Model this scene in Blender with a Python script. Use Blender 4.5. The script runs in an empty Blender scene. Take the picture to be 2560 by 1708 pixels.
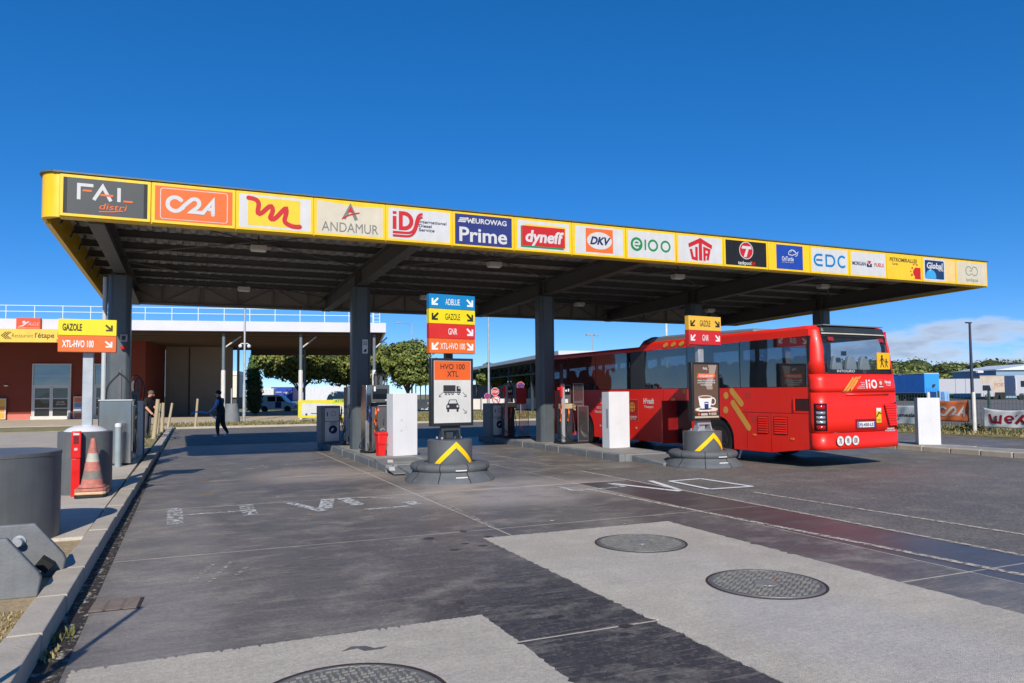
import bpy, bmesh, math, random
from mathutils import Vector, Matrix
R = math.radians
rnd = random.Random(7)
S = bpy.context.scene
COL = S.collection
# ---------------------------------------------------------------- camera
YAW, PITCH, ROLL, FPX = 0.41326, 0.050, 0.008, 1850.0
r0 = Vector((math.cos(YAW), -math.sin(YAW), 0)); f0 = Vector((math.sin(YAW), math.cos(YAW), 0)); zz = Vector((0, 0, 1))
fw = f0 * math.cos(PITCH) + zz * math.sin(PITCH)
u0 = zz * math.cos(PITCH) - f0 * math.sin(PITCH)
rt = r0 * math.cos(ROLL) - u0 * math.sin(ROLL)
up = r0 * math.sin(ROLL) + u0 * math.cos(ROLL)
cd = bpy.data.cameras.new('camera'); cam = bpy.data.objects.new('camera', cd); COL.objects.link(cam)
cam.matrix_world = Matrix(((rt.x, up.x, -fw.x, 0), (rt.y, up.y, -fw.y, 0), (rt.z, up.z, -fw.z, 1.65), (0, 0, 0, 1)))
cd.sensor_width = 36; cd.lens = FPX / 2560 * 36; cd.shift_y = 36.42 / 2560; cd.clip_start = 0.05; cd.clip_end = 3000
S.camera = cam
# ---------------------------------------------------------------- sky and sun
SUN_AZ, SUN_EL = R(198.0), R(31.5)           # the sun stands behind the camera
W = bpy.data.worlds.new('World'); S.world = W; W.use_nodes = True
nt = W.node_tree; nt.nodes.clear()
def wn(t, **k):
    n = nt.nodes.new(t)
    for a, b in k.items(): setattr(n, a, b)
    return n
out = wn('ShaderNodeOutputWorld'); bg = wn('ShaderNodeBackground'); bg.inputs[1].default_value = 0.13
sky = wn('ShaderNodeTexSky', sky_type='NISHITA', sun_disc=False, sun_elevation=SUN_EL, sun_rotation=SUN_AZ, altitude=0, air_density=.5, dust_density=0.0, ozone_density=6.0)
hs = wn('ShaderNodeHueSaturation'); hs.inputs['Hue'].default_value = .508; hs.inputs['Saturation'].default_value = 1.46; hs.inputs['Value'].default_value = 1.95
gm = wn('ShaderNodeGamma'); gm.inputs[1].default_value = .66; nt.links.new(sky.outputs[0], gm.inputs[0]); nt.links.new(gm.outputs[0], hs.inputs['Color'])
# low broken cloud bank over the horizon to the east
tc = wn('ShaderNodeTexCoord'); sep = wn('ShaderNodeSeparateXYZ'); nt.links.new(tc.outputs['Generated'], sep.inputs[0])
mp = wn('ShaderNodeMapping'); mp.inputs['Scale'].default_value = (6.5, 6.5, 24); mp.inputs['Location'].default_value = (9.4, 2.2, 3.55)
nt.links.new(tc.outputs['Generated'], mp.inputs[0])
nz = wn('ShaderNodeTexNoise'); nz.inputs['Scale'].default_value = 1.0; nz.inputs['Detail'].default_value = 7; nz.inputs['Roughness'].default_value = .58
nt.links.new(mp.outputs[0], nz.inputs['Vector'])
def wm(op, a, b=None, c=None):
    n = wn('ShaderNodeMath', operation=op)
    for i, v in enumerate((a, b, c)):
        if v is None: continue
        if isinstance(v, (int, float)): n.inputs[i].default_value = v
        else: nt.links.new(v, n.inputs[i])
    return n.outputs[0]
def wramp(v, a, b):
    n = wn('ShaderNodeMapRange', interpolation_type='SMOOTHSTEP'); nt.links.new(v, n.inputs[0])
    n.inputs[1].default_value = a; n.inputs[2].default_value = b; return n.outputs[0]
dot = wm('ADD', wm('MULTIPLY', sep.outputs[0], .86), wm('MULTIPLY', sep.outputs[1], .51))
east = wramp(dot, .90, .985)
low = wm('SUBTRACT', 1.0, wramp(sep.outputs[2], .06, .16))
thick = wm('ADD', nz.outputs[0], wm('MULTIPLY', wm('SUBTRACT', wm('MULTIPLY', east, low), 1.0), .55))
cov = wm('MULTIPLY', wramp(thick, .43, .60), .9)
shade = wn('ShaderNodeMix', data_type='RGBA'); nt.links.new(wramp(thick, .48, .70), shade.inputs[0])
shade.inputs[6].default_value = (4.8, 5.4, 6.3, 1); shade.inputs[7].default_value = (2.2, 2.9, 4.3, 1)
mx = wn('ShaderNodeMix', data_type='RGBA'); nt.links.new(cov, mx.inputs[0]); nt.links.new(hs.outputs[0], mx.inputs[6]); nt.links.new(shade.outputs[2], mx.inputs[7])
nt.links.new(mx.outputs[2], bg.inputs[0]); nt.links.new(bg.outputs[0], out.inputs[0])
sl = bpy.data.lights.new('sun', 'SUN'); sl.energy = 5.0; sl.angle = R(0.53); sl.color = (1.0, .935, .84)
so = bpy.data.objects.new('sun', sl); COL.objects.link(so)
sdir = Vector((math.sin(SUN_AZ) * math.cos(SUN_EL), math.cos(SUN_AZ) * math.cos(SUN_EL), math.sin(SUN_EL)))
so.rotation_euler = sdir.to_track_quat('Z', 'Y').to_euler(); so.location = sdir * 60
S.view_settings.view_transform = 'Standard'; S.view_settings.look = 'None'; S.view_settings.exposure = 0.06; S.view_settings.gamma = 1.0
S.view_settings.use_curve_mapping = False
S.cycles.max_bounces = 8; S.cycles.diffuse_bounces = 3; S.cycles.glossy_bounces = 3; S.cycles.transparent_max_bounces = 16
S.cycles.use_denoising = True
try: S.cycles.denoiser = 'OPENIMAGEDENOISE'; S.cycles.denoising_input_passes = 'RGB_ALBEDO_NORMAL'; S.cycles.denoising_prefilter = 'ACCURATE'; S.cycles.denoising_quality = 'HIGH'
except Exception: pass

# ---------------------------------------------------------------- materials
MATS = {}
def srgb(c):
    return tuple((x / 12.92 if x <= .04045 else ((x + .055) / 1.055) ** 2.4) for x in [v / 255 for v in c])
def mat(name, col, rough=.6, metal=0., var=.14, vs=5., bump=0., bs=60., spec=.5, coat=0., rgb=True, dirt=0., stretch=None, rv=.1, streak=0.):
    """procedural paint / metal / plastic: broken-up colour, roughness and fine relief"""
    if name in MATS: return MATS[name]
    m = bpy.data.materials.new(name); m.use_nodes = True; MATS[name] = m
    t = m.node_tree; b = t.nodes['Principled BSDF']
    c = srgb(col) if rgb else col
    b.inputs['Roughness'].default_value = rough; b.inputs['Metallic'].default_value = metal
    b.inputs['Specular IOR Level'].default_value = spec; b.inputs['Coat Weight'].default_value = coat; b.inputs['Coat Roughness'].default_value = .08
    tcn = t.nodes.new('ShaderNodeTexCoord'); vec = tcn.outputs['Object']
    if stretch:
        mpn = t.nodes.new('ShaderNodeMapping'); mpn.inputs['Scale'].default_value = stretch; t.links.new(vec, mpn.inputs[0]); vec = mpn.outputs[0]
    n = t.nodes.new('ShaderNodeTexNoise'); n.inputs['Scale'].default_value = vs; n.inputs['Detail'].default_value = 6; n.inputs['Roughness'].default_value = .62
    t.links.new(vec, n.inputs['Vector'])
    rmp = t.nodes.new('ShaderNodeMapRange'); t.links.new(n.outputs[0], rmp.inputs[0])
    rmp.inputs[1].default_value = .28; rmp.inputs[2].default_value = .72; rmp.inputs[3].default_value = 1 - var; rmp.inputs[4].default_value = 1 + var * .6
    hv = t.nodes.new('ShaderNodeHueSaturation'); hv.inputs['Color'].default_value = (*c, 1); t.links.new(rmp.outputs[0], hv.inputs['Value'])
    cout = hv.outputs[0]
    if dirt > 0:
        d = t.nodes.new('ShaderNodeTexNoise'); d.inputs['Scale'].default_value = vs * .35; d.inputs['Detail'].default_value = 8; d.inputs['Roughness'].default_value = .7
        t.links.new(vec, d.inputs['Vector'])
        dr = t.nodes.new('ShaderNodeMapRange'); t.links.new(d.outputs[0], dr.inputs[0]); dr.inputs[1].default_value = .48; dr.inputs[2].default_value = .72; dr.inputs[4].default_value = dirt
        mm = t.nodes.new('ShaderNodeMix'); mm.data_type = 'RGBA'; t.links.new(dr.outputs[0], mm.inputs[0]); t.links.new(cout, mm.inputs[6]); mm.inputs[7].default_value = (.075, .065, .055, 1)
        cout = mm.outputs[2]
    if streak > 0:      # rain runs and grime trickling down
        sm = t.nodes.new('ShaderNodeMapping'); sm.inputs['Scale'].default_value = (9, 9, .45); t.links.new(tcn.outputs['Object'], sm.inputs[0])
        d = t.nodes.new('ShaderNodeTexNoise'); d.inputs['Scale'].default_value = 1.6; d.inputs['Detail'].default_value = 6; d.inputs['Roughness'].default_value = .65; t.links.new(sm.outputs[0], d.inputs['Vector'])
        dr = t.nodes.new('ShaderNodeMapRange'); t.links.new(d.outputs[0], dr.inputs[0]); dr.inputs[1].default_value = .45; dr.inputs[2].default_value = .75; dr.inputs[4].default_value = streak
        mm = t.nodes.new('ShaderNodeMix'); mm.data_type = 'RGBA'; t.links.new(dr.outputs[0], mm.inputs[0]); t.links.new(cout, mm.inputs[6]); mm.inputs[7].default_value = (.06, .055, .05, 1); cout = mm.outputs[2]
    t.links.new(cout, b.inputs['Base Color'])
    if rv:
        rr = t.nodes.new('ShaderNodeMapRange'); t.links.new(n.outputs[0], rr.inputs[0]); rr.inputs[1].default_value = .3; rr.inputs[2].default_value = .7
        rr.inputs[3].default_value = max(.02, rough - rv); rr.inputs[4].default_value = min(1, rough + rv); t.links.new(rr.outputs[0], b.inputs['Roughness'])
    if bump > 0:
        bn = t.nodes.new('ShaderNodeTexNoise'); bn.inputs['Scale'].default_value = bs; bn.inputs['Detail'].default_value = 4; t.links.new(vec, bn.inputs['Vector'])
        bp = t.nodes.new('ShaderNodeBump'); bp.inputs['Strength'].default_value = bump; bp.inputs['Distance'].default_value = .02; t.links.new(bn.outputs[0], bp.inputs['Height']); t.links.new(bp.outputs[0], b.inputs['Normal'])
    return m
def ink(col, rough=.45):
    """flat print or vinyl"""
    k = 'print_%d_%d_%d' % tuple(col)
    return mat(k, tuple(x * .80 for x in srgb(col)), .55, var=.09, vs=3, rv=.05, rgb=False, spec=.35, dirt=.05, streak=.07)
def glass(name, tint, amount, rough=.02, r0=.04):
    """thin pane: tinted see-through plus a mirror share that grows towards grazing"""
    if name in MATS: return MATS[name]
    m = bpy.data.materials.new(name); m.use_nodes = True; MATS[name] = m; t = m.node_tree; t.nodes.clear()
    o = t.nodes.new('ShaderNodeOutputMaterial'); tr = t.nodes.new('ShaderNodeBsdfTransparent'); tr.inputs[0].default_value = (*tint, 1)
    pr = t.nodes.new('ShaderNodeBsdfPrincipled'); pr.inputs['Base Color'].default_value = (*[x * .3 for x in tint], 1); pr.inputs['Roughness'].default_value = rough
    gl = t.nodes.new('ShaderNodeBsdfGlossy'); gl.inputs['Roughness'].default_value = rough
    m1 = t.nodes.new('ShaderNodeMixShader'); m1.inputs[0].default_value = amount; t.links.new(tr.outputs[0], m1.inputs[1]); t.links.new(pr.outputs[0], m1.inputs[2])
    lw = t.nodes.new('ShaderNodeLayerWeight'); lw.inputs[0].default_value = .5
    pw = t.nodes.new('ShaderNodeMath'); pw.operation = 'POWER'; t.links.new(lw.outputs['Facing'], pw.inputs[0]); pw.inputs[1].default_value = 4.5
    fr = t.nodes.new('ShaderNodeMath'); fr.operation = 'MULTIPLY_ADD'; t.links.new(pw.outputs[0], fr.inputs[0]); fr.inputs[1].default_value = .5 - r0 * .5; fr.inputs[2].default_value = r0
    nn = t.nodes.new('ShaderNodeTexNoise'); nn.inputs['Scale'].default_value = .8; nn.inputs['Detail'].default_value = 1
    tcn = t.nodes.new('ShaderNodeTexCoord'); t.links.new(tcn.outputs['Object'], nn.inputs['Vector'])
    bp = t.nodes.new('ShaderNodeBump'); bp.inputs['Strength'].default_value = .08; bp.inputs['Distance'].default_value = .12; t.links.new(nn.outputs[0], bp.inputs['Height']); t.links.new(bp.outputs[0], gl.inputs['Normal'])
    m2 = t.nodes.new('ShaderNodeMixShader'); t.links.new(fr.outputs[0], m2.inputs[0]); t.links.new(m1.outputs[0], m2.inputs[1]); t.links.new(gl.outputs[0], m2.inputs[2])
    t.links.new(m2.outputs[0], o.inputs[0]); return m

# ---------------------------------------------------------------- mesh building
TXT = {}
def glyphs(s, bold):
    k = (s, bold)
    if k not in TXT:
        cu = bpy.data.curves.new('t', 'FONT'); cu.body = s; cu.size = 1; cu.offset = bold; cu.resolution_u = 4
        ob = bpy.data.objects.new('t', cu); me = bpy.data.meshes.new_from_object(ob)
        TXT[k] = ([v.co.copy() for v in me.vertices], [tuple(p.vertices) for p in me.polygons])
        bpy.data.objects.remove(ob); bpy.data.meshes.remove(me); bpy.data.curves.remove(cu)
    return TXT[k]
class B:
    def __init__(s): s.v = []; s.f = []; s.m = []; s.mats = []; s.T = None; s.y0 = 0.
    def add(s, vs, fs, m):
        if m not in s.mats: s.mats.append(m)
        i = s.mats.index(m); o = len(s.v)
        if s.T is not None: vs = [s.T @ Vector(v) for v in vs]
        s.v += [tuple(v) for v in vs]; s.f += [tuple(o + k for k in f) for f in fs]; s.m += [i] * len(fs); return s
    def bx(s, x0, x1, y0, y1, z0, z1, m):
        return s.add([(x0, y0, z0), (x1, y0, z0), (x1, y1, z0), (x0, y1, z0), (x0, y0, z1), (x1, y0, z1), (x1, y1, z1), (x0, y1, z1)],
                     [(0, 3, 2, 1), (4, 5, 6, 7), (0, 1, 5, 4), (1, 2, 6, 5), (2, 3, 7, 6), (3, 0, 4, 7)], m)
    def cyl(s, p0, p1, r, m, r1=None, n=16, caps=True):
        p0 = Vector(p0); p1 = Vector(p1); r1 = r if r1 is None else r1
        d = (p1 - p0).normalized(); a = d.orthogonal().normalized(); b = d.cross(a)
        vs = []
        for p, q in ((p0, r), (p1, r1)):
            for k in range(n):
                t = 2 * math.pi * k / n; vs.append(p + (a * math.cos(t) + b * math.sin(t)) * q)
        fs = [(k, (k + 1) % n, n + (k + 1) % n, n + k) for k in range(n)]
        if caps: fs += [tuple(reversed(range(n))), tuple(range(n, 2 * n))]
        return s.add(vs, fs, m)
    def tube(s, pts, r, m, n=8):
        pts = [Vector(p) for p in pts]; L = len(pts); rs = r if isinstance(r, (list, tuple)) else [r] * L
        vs = []; a = None
        for i, p in enumerate(pts):
            d = (pts[min(i + 1, L - 1)] - pts[max(i - 1, 0)]).normalized()
            a = d.orthogonal().normalized() if a is None else (a - d * a.dot(d)).normalized()
            b = d.cross(a)
            for k in range(n):
                t = 2 * math.pi * k / n; vs.append(p + (a * math.cos(t) + b * math.sin(t)) * rs[i])
        fs = [(i * n + k, i * n + (k + 1) % n, (i + 1) * n + (k + 1) % n, (i + 1) * n + k) for i in range(L - 1) for k in range(n)]
        fs += [tuple(reversed(range(n))), tuple(range((L - 1) * n, L * n))]
        return s.add(vs, fs, m)
    def prism(s, poly, m, ax='xz', d0=0., d1=.1):
        P = {'xz': lambda a, b, d: (a, d, b), 'yz': lambda a, b, d: (d, a, b), 'xy': lambda a, b, d: (a, b, d)}[ax]
        n = len(poly); vs = [P(a, b, d0) for a, b in poly] + [P(a, b, d1) for a, b in poly]
        return s.add(vs, [tuple(range(n)), tuple(reversed(range(n, 2 * n)))] + [(k, n + k, n + (k + 1) % n, (k + 1) % n) for k in range(n)], m)
    def lathe(s, prof, m, c=(0, 0, 0), n=32, a0=0., a1=2 * math.pi):
        full = a1 - a0 > 6.28; K = n if full else n + 1; L = len(prof)
        vs = [(c[0] + r * math.cos(a0 + (a1 - a0) * k / n), c[1] + r * math.sin(a0 + (a1 - a0) * k / n), c[2] + z) for r, z in prof for k in range(K)]
        fs = [(i * K + k, i * K + (k + 1) % K, (i + 1) * K + (k + 1) % K, (i + 1) * K + k) for i in range(L - 1) for k in range(n)]
        return s.add(vs, fs, m)
    def ball(s, c, r, m, n=12, sq=(1, 1, 1)):
        prof = [(max(1e-4, r * math.sin(math.pi * i / 8)), -r * math.cos(math.pi * i / 8)) for i in range(9)]
        T = s.T; t2 = Matrix.Translation(c) @ Matrix.Diagonal((*sq, 1)); s.T = t2 if T is None else T @ t2
        s.lathe(prof, m, n=n); s.T = T; return s
    # ---- flat print in the local x-z plane, facing -y
    def Y(s, l): return s.y0 - .0022 * l
    def poly2(s, p, m, l=1): return s.add([(a, s.Y(l), b) for a, b in p], [tuple(range(len(p)))], m)
    def rect2(s, x0, x1, z0, z1, m, l=1): return s.poly2([(x0, z0), (x1, z0), (x1, z1), (x0, z1)], m, l)
    def circ2(s, x, z, r, m, l=1, rz=None, n=28):
        return s.poly2([(x + r * math.cos(2 * math.pi * k / n), z + (rz or r) * math.sin(2 * math.pi * k / n)) for k in range(n)], m, l)
    def ring2(s, x, z, r, w, m, l=1, n=32, a0=0., a1=360.):
        k2 = [R(a0 + (a1 - a0) * k / n) for k in range(n + 1)]
        vs = [(x + q * math.cos(t), s.Y(l), z + q * math.sin(t)) for t in k2 for q in (r - w / 2, r + w / 2)]
        return s.add(vs, [(2 * k, 2 * k + 1, 2 * k + 3, 2 * k + 2) for k in range(n)], m)
    def rrect2(s, x0, x1, z0, z1, r, m, l=1):
        p = []
        for cx, cz, a in ((x1 - r, z1 - r, 0), (x0 + r, z1 - r, 90), (x0 + r, z0 + r, 180), (x1 - r, z0 + r, 270)):
            p += [(cx + r * math.cos(R(a + 15 * k)), cz + r * math.sin(R(a + 15 * k))) for k in range(7)]
        return s.poly2(p, m, l)
    def stroke2(s, pts, w, m, l=1, cap=True):
        """one continuous ribbon with mitred joints"""
        p = [pts[0]]
        for q in pts[1:]:
            if math.hypot(q[0] - p[-1][0], q[1] - p[-1][1]) > 1e-5: p.append(q)
        h = w / 2; n = len(p); vs = []
        d = [((p[k + 1][0] - p[k][0]), (p[k + 1][1] - p[k][1])) for k in range(n - 1)]; d = [(a / math.hypot(a, c), c / math.hypot(a, c)) for a, c in d]
        for k in range(n):
            a = d[max(k - 1, 0)]; c = d[min(k, n - 2)]; nx, nz_ = -(a[1] + c[1]), a[0] + c[0]; L = math.hypot(nx, nz_) or 1.; nx /= L; nz_ /= L
            o = h / max(.42, -a[1] * nx + a[0] * nz_); yk = s.Y(l) - .00011 * k; vs += [(p[k][0] + nx * o, yk, p[k][1] + nz_ * o), (p[k][0] - nx * o, yk, p[k][1] - nz_ * o)]
        s.add(vs, [(2 * k, 2 * k + 1, 2 * k + 3, 2 * k + 2) for k in range(n - 1)], m)
        if cap:
            for (x, z), (dx, dz), g in ((p[0], d[0], -1), (p[-1], d[-1], 1)):
                t0 = math.atan2(dz * g, dx * g); s.poly2([(x + h * math.cos(t0 + R(q)), z + h * math.sin(t0 + R(q))) for q in range(-90, 91, 20)], m, l)
        return s
    def text2(s, t, x, z, h, m, l=2, w=None, al='C', bold=.012, shear=0.):
        """lettering: h = height of a capital, w = fit to this width"""
        vs, fs = glyphs(t, bold)
        x0 = min(v.x for v in vs); x1 = max(v.x for v in vs); k = h / .70; kx = k if w is None else w / (x1 - x0)
        off = {'C': (x0 + x1) / 2, 'L': x0, 'R': x1}[al]
        return s.add([(x + (v.x - off) * kx + shear * v.y * k, s.Y(l), z - h / 2 + v.y * k) for v in vs], fs, m)
    def arrow2(s, x, z, a, m, l=2, left=False):
        g = -1 if left else 1; w = a * .24; o = a / 2
        s.rect2(min(x - g * o * .75, x + g * o), max(x - g * o * .75, x + g * o), z - o, z - o + w, m, l)
        s.rect2(min(x + g * (o - w), x + g * o), max(x + g * (o - w), x + g * o), z - o + w * .9, z + o * .75, m, l + .3)
        q = w * .7; s.poly2([(x - g * (o - q * .0), z + o - q), (x - g * (o - q), z + o), (x + g * (o - w * .5), z - o + w * 1.5), (x + g * (o - w * 1.4), z - o + w * .6)], m, l + .6); return s
    def obj(s, name, parent=None, bevel=0., smooth=35., recalc=True, seg=2, loc=None, rz=0.):
        me = bpy.data.meshes.new(name); me.from_pydata(s.v, [], s.f)
        for m in s.mats: me.materials.append(m)
        me.polygons.foreach_set('material_index', s.m)
        if recalc and len(s.f) < 30000:
            bm = bmesh.new(); bm.from_mesh(me); bmesh.ops.recalc_face_normals(bm, faces=bm.faces); bm.to_mesh(me); bm.free()
        if smooth:
            me.polygons.foreach_set('use_smooth', [True] * len(me.polygons)); me.set_sharp_from_angle(angle=R(smooth))
        me.update()
        o = bpy.data.objects.new(name, me); COL.objects.link(o)
        if parent is not None: o.parent = parent
        if loc is not None: o.location = loc
        o.rotation_euler = (0, 0, rz)
        if bevel:
            bv = o.modifiers.new('bevel', 'BEVEL'); bv.width = bevel; bv.segments = seg; bv.limit_method = 'ANGLE'; bv.angle_limit = R(40)
        return o
def tag(o, label, cat, group=None):
    o['label'] = label; o['category'] = cat
    if group: o['group'] = group
    return o
def struct(o): o['kind'] = 'structure'; return o
def stuff(o, label=None, cat=None):
    o['kind'] = 'stuff'
    if label: o['label'] = label; o['category'] = cat
    return o
def thing(name, label, cat, loc=(0, 0, 0), rz=0., group=None):
    o = bpy.data.objects.new(name, None); COL.objects.link(o); o.location = loc; o.rotation_euler = (0, 0, rz); o.empty_display_size = .2
    return tag(o, label, cat, group)
def part(name, mesh_obj, parent, loc=(0, 0, 0), rot=(0, 0, 0), sc=None):
    o = bpy.data.objects.new(name, mesh_obj.data); COL.objects.link(o); o.parent = parent; o.location = loc; o.rotation_euler = rot
    if sc: o.scale = sc
    for md in mesh_obj.modifiers:
        b = o.modifiers.new(md.name, md.type)
        if md.type == 'BEVEL': b.width = md.width; b.segments = md.segments; b.limit_method = md.limit_method; b.angle_limit = md.angle_limit
    return o
def copy_tree(o, parent=None):
    c = o.copy(); COL.objects.link(c)
    if parent is not None: c.parent = parent
    for ch in list(o.children): copy_tree(ch, c)
    return c
def arc(cx, cz, r, a0, a1, n=16, rz=None):
    return [(cx + r * math.cos(R(a0 + (a1 - a0) * k / n)), cz + (rz or r) * math.sin(R(a0 + (a1 - a0) * k / n))) for k in range(n + 1)]
def bez(p, n=14):
    o = []
    for i in range(0, len(p) - 1, 3):
        a, b, c, d = p[i:i + 4]
        for k in range(n + (1 if i + 4 >= len(p) else 0)):
            t = k / n; q = 1 - t
            o.append(tuple(q ** 3 * a[j] + 3 * q * q * t * b[j] + 3 * q * t * t * c[j] + t ** 3 * d[j] for j in (0, 1)))
    return o
def smoothpath(pts, n=6):
    """Catmull-Rom through 3-D points"""
    P = [Vector(p) for p in pts]; P = [P[0] * 2 - P[1]] + P + [P[-1] * 2 - P[-2]]; o = []
    for i in range(1, len(P) - 2):
        for k in range(n):
            t = k / n; a, b, c, d = P[i - 1:i + 3]
            o.append(.5 * ((2 * b) + (c - a) * t + (2 * a - 5 * b + 4 * c - d) * t * t + (3 * b - a - 3 * c + d) * t ** 3))
    return o + [P[-2]]
# common materials
STEEL_G = mat('grey_painted_steel', (90, 93, 94), .42, var=.16, vs=3, bump=.03, bs=60, dirt=.2, streak=.35)
STEEL_D = mat('dark_slate_painted_steel', (80, 88, 93), .4, var=.12, vs=2.2, dirt=.18, streak=.3)
UNDER = mat('dark_canopy_steel', (82, 79, 76), .55, var=.2, vs=3, dirt=.25)
BLACK = mat('black_plastic', (30, 30, 31), .45, var=.2)
RUBBER = mat('black_rubber', (22, 22, 22), .7, var=.25, vs=12)
WHITE = mat('white_coated_metal', (212, 212, 214), .35, var=.05, vs=2, streak=.06)
WHITE_W = mat('weathered_white_paint', (206, 203, 196), .55, var=.12, vs=4, dirt=.25)
STAIN = mat('brushed_stainless', (168, 168, 166), .2, metal=1., var=.12, vs=2.5, rv=.09, stretch=(1, 1, .25))
ALU = mat('grey_aluminium', (150, 152, 154), .38, metal=.6, var=.1)
YELLOW = mat('canopy_yellow', (236, 190, 18), .38, var=.07, vs=1.5, dirt=.07, streak=.16)
REDP = mat('red_painted_steel', (206, 26, 24), .35, var=.08, vs=4)
ORANGE_P = mat('orange_plastic', (240, 104, 24), .4, var=.08)
CONC = mat('pale_concrete', (178, 168, 152), .85, var=.16, vs=3.5, bump=.25, bs=50, dirt=.25)
CONC_G = mat('grey_painted_concrete', (118, 121, 122), .7, var=.2, vs=5, bump=.2, bs=40, dirt=.35)
GALV = mat('galvanised_steel', (178, 183, 186), .45, metal=.5, var=.1)
WOOD = mat('pale_weathered_wood', (172, 156, 126), .8, var=.3, vs=6, bump=.3, bs=30, stretch=(1, 1, .15))
DGLASS = glass('dark_tinted_glass', (.34, .40, .44), .45)
CGLASS = glass('clear_glass', (.86, .9, .9), .04)
# ================================================================ THE GROUND
def ground_mat(name, base, dark, light, scale=1., rough=.6, rv=.18, streak=(1, 1, 1), grain=.5, spots=.0, bump=.25, zones=(), lines=.25, agg=0.):
    """worn paving: large stains, drawn-out scuffs, sharp fine grain; zones are stains and dust patches with a place of their own"""
    m = bpy.data.materials.new(name); m.use_nodes = True; t = m.node_tree; b = t.nodes['Principled BSDF']
    N = t.nodes.new; Lk = t.links.new
    tcn = N('ShaderNodeTexCoord'); P0 = tcn.outputs['Object']
    def mapped(sc):
        n = N('ShaderNodeMapping'); n.inputs['Scale'].default_value = sc; Lk(P0, n.inputs[0]); return n.outputs[0]
    PS_ = mapped(streak)
    def noise(sc, det=6, rg=.6, vec=None, dist=0.):
        n = N('ShaderNodeTexNoise'); n.inputs['Scale'].default_value = sc; n.inputs['Detail'].default_value = det; n.inputs['Roughness'].default_value = rg; n.inputs['Distortion'].default_value = dist
        Lk(vec or PS_, n.inputs['Vector']); return n.outputs[0]
    def rng(v, a, c, lo=0., hi=1., sm=False):
        n = N('ShaderNodeMapRange'); n.interpolation_type = 'SMOOTHSTEP' if sm else 'LINEAR'; Lk(v, n.inputs[0]); n.inputs[1].default_value = a; n.inputs[2].default_value = c; n.inputs[3].default_value = lo; n.inputs[4].default_value = hi; return n.outputs[0]
    def mix(f, a, c):
        n = N('ShaderNodeMix'); n.data_type = 'RGBA'; Lk(f, n.inputs[0])
        for k, v in ((6, a), (7, c)):
            if isinstance(v, tuple): n.inputs[k].default_value = (*v, 1)
            else: Lk(v, n.inputs[k])
        return n.outputs[2]
    def ma(op, a, c):
        n = N('ShaderNodeMath'); n.operation = op
        for k, v in enumerate((a, c)):
            if isinstance(v, (int, float)): n.inputs[k].default_value = v
            else: Lk(v, n.inputs[k])
        return n.outputs[0]
    big = noise(.55 * scale, 9, .72, dist=.5); mid = noise(2.1 * scale, 10, .72); fine = noise(38 * scale, 4, .7, P0); grit = noise(150, 2, .5, P0); scr = noise(2.4, 9, .78, mapped((.9, 12., 1)), .6)
    c = mix(rng(big, .36, .64), srgb(dark), srgb(base))
    for cx, cy, rx, ry, colr, st in zones:
        sp_ = N('ShaderNodeSeparateXYZ'); Lk(P0, sp_.inputs[0])
        dx = ma('DIVIDE', ma('SUBTRACT', sp_.outputs[0], cx), rx); dy = ma('DIVIDE', ma('SUBTRACT', sp_.outputs[1], cy), ry); d2 = ma('ADD', ma('MULTIPLY', dx, dx), ma('MULTIPLY', dy, dy))
        d2 = ma('ADD', d2, ma('MULTIPLY', ma('SUBTRACT', mid, .5), 1.1)); d2 = ma('ADD', d2, ma('MULTIPLY', ma('SUBTRACT', big, .5), 1.9)); c = mix(rng(d2, 1.25, .15, 0, st, True), c, srgb(colr))
    c = mix(rng(mid, .50, .66, 0, .42), c, srgb(light)); c = mix(rng(mid, .50, .36, 0, .42), c, srgb(dark))
    if lines: c = mix(rng(scr, .53, .62, 0, lines), c, srgb(light)); c = mix(rng(scr, .46, .37, 0, lines * 1.2), c, tuple(x * .6 for x in srgb(dark)))
    if spots:
        vo = N('ShaderNodeTexVoronoi'); vo.inputs['Scale'].default_value = 1.5; Lk(P0, vo.inputs['Vector']); c = mix(rng(vo.outputs['Distance'], .085, .02, 0, spots), c, (.035, .032, .031))
    vs_ = N('ShaderNodeTexVoronoi'); vs_.inputs['Scale'].default_value = 7; Lk(mapped((1, 1.6, 1)), vs_.inputs['Vector']); c = mix(rng(vs_.outputs['Distance'], .085, .03, 0, .55), c, srgb(light))
    if agg:
        vo = N('ShaderNodeTexVoronoi'); vo.inputs['Scale'].default_value = 42; Lk(P0, vo.inputs['Vector']); sv = N('ShaderNodeSeparateColor'); Lk(vo.outputs['Color'], sv.inputs[0]); c = mix(rng(sv.outputs[0], .72, 1., 0, agg), c, srgb(light)); c = mix(rng(sv.outputs[1], .7, 1., 0, agg), c, tuple(x * .5 for x in srgb(dark)))
    hv = N('ShaderNodeHueSaturation'); Lk(c, hv.inputs['Color'])
    Lk(ma('ADD', rng(fine, .25, .75, -grain * .3, grain * .3), rng(grit, .25, .75, 1 - grain * .35, 1 + grain * .35)), hv.inputs['Value']); Lk(hv.outputs[0], b.inputs['Base Color'])
    Lk(rng(mid, .3, .7, rough - rv, rough + rv), b.inputs['Roughness'])
    bp = N('ShaderNodeBump'); bp.inputs['Strength'].default_value = bump; bp.inputs['Distance'].default_value = .012; Lk(ma('ADD', grit, ma('MULTIPLY', fine, .8)), bp.inputs['Height']); Lk(bp.outputs[0], b.inputs['Normal'])
    return m
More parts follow.
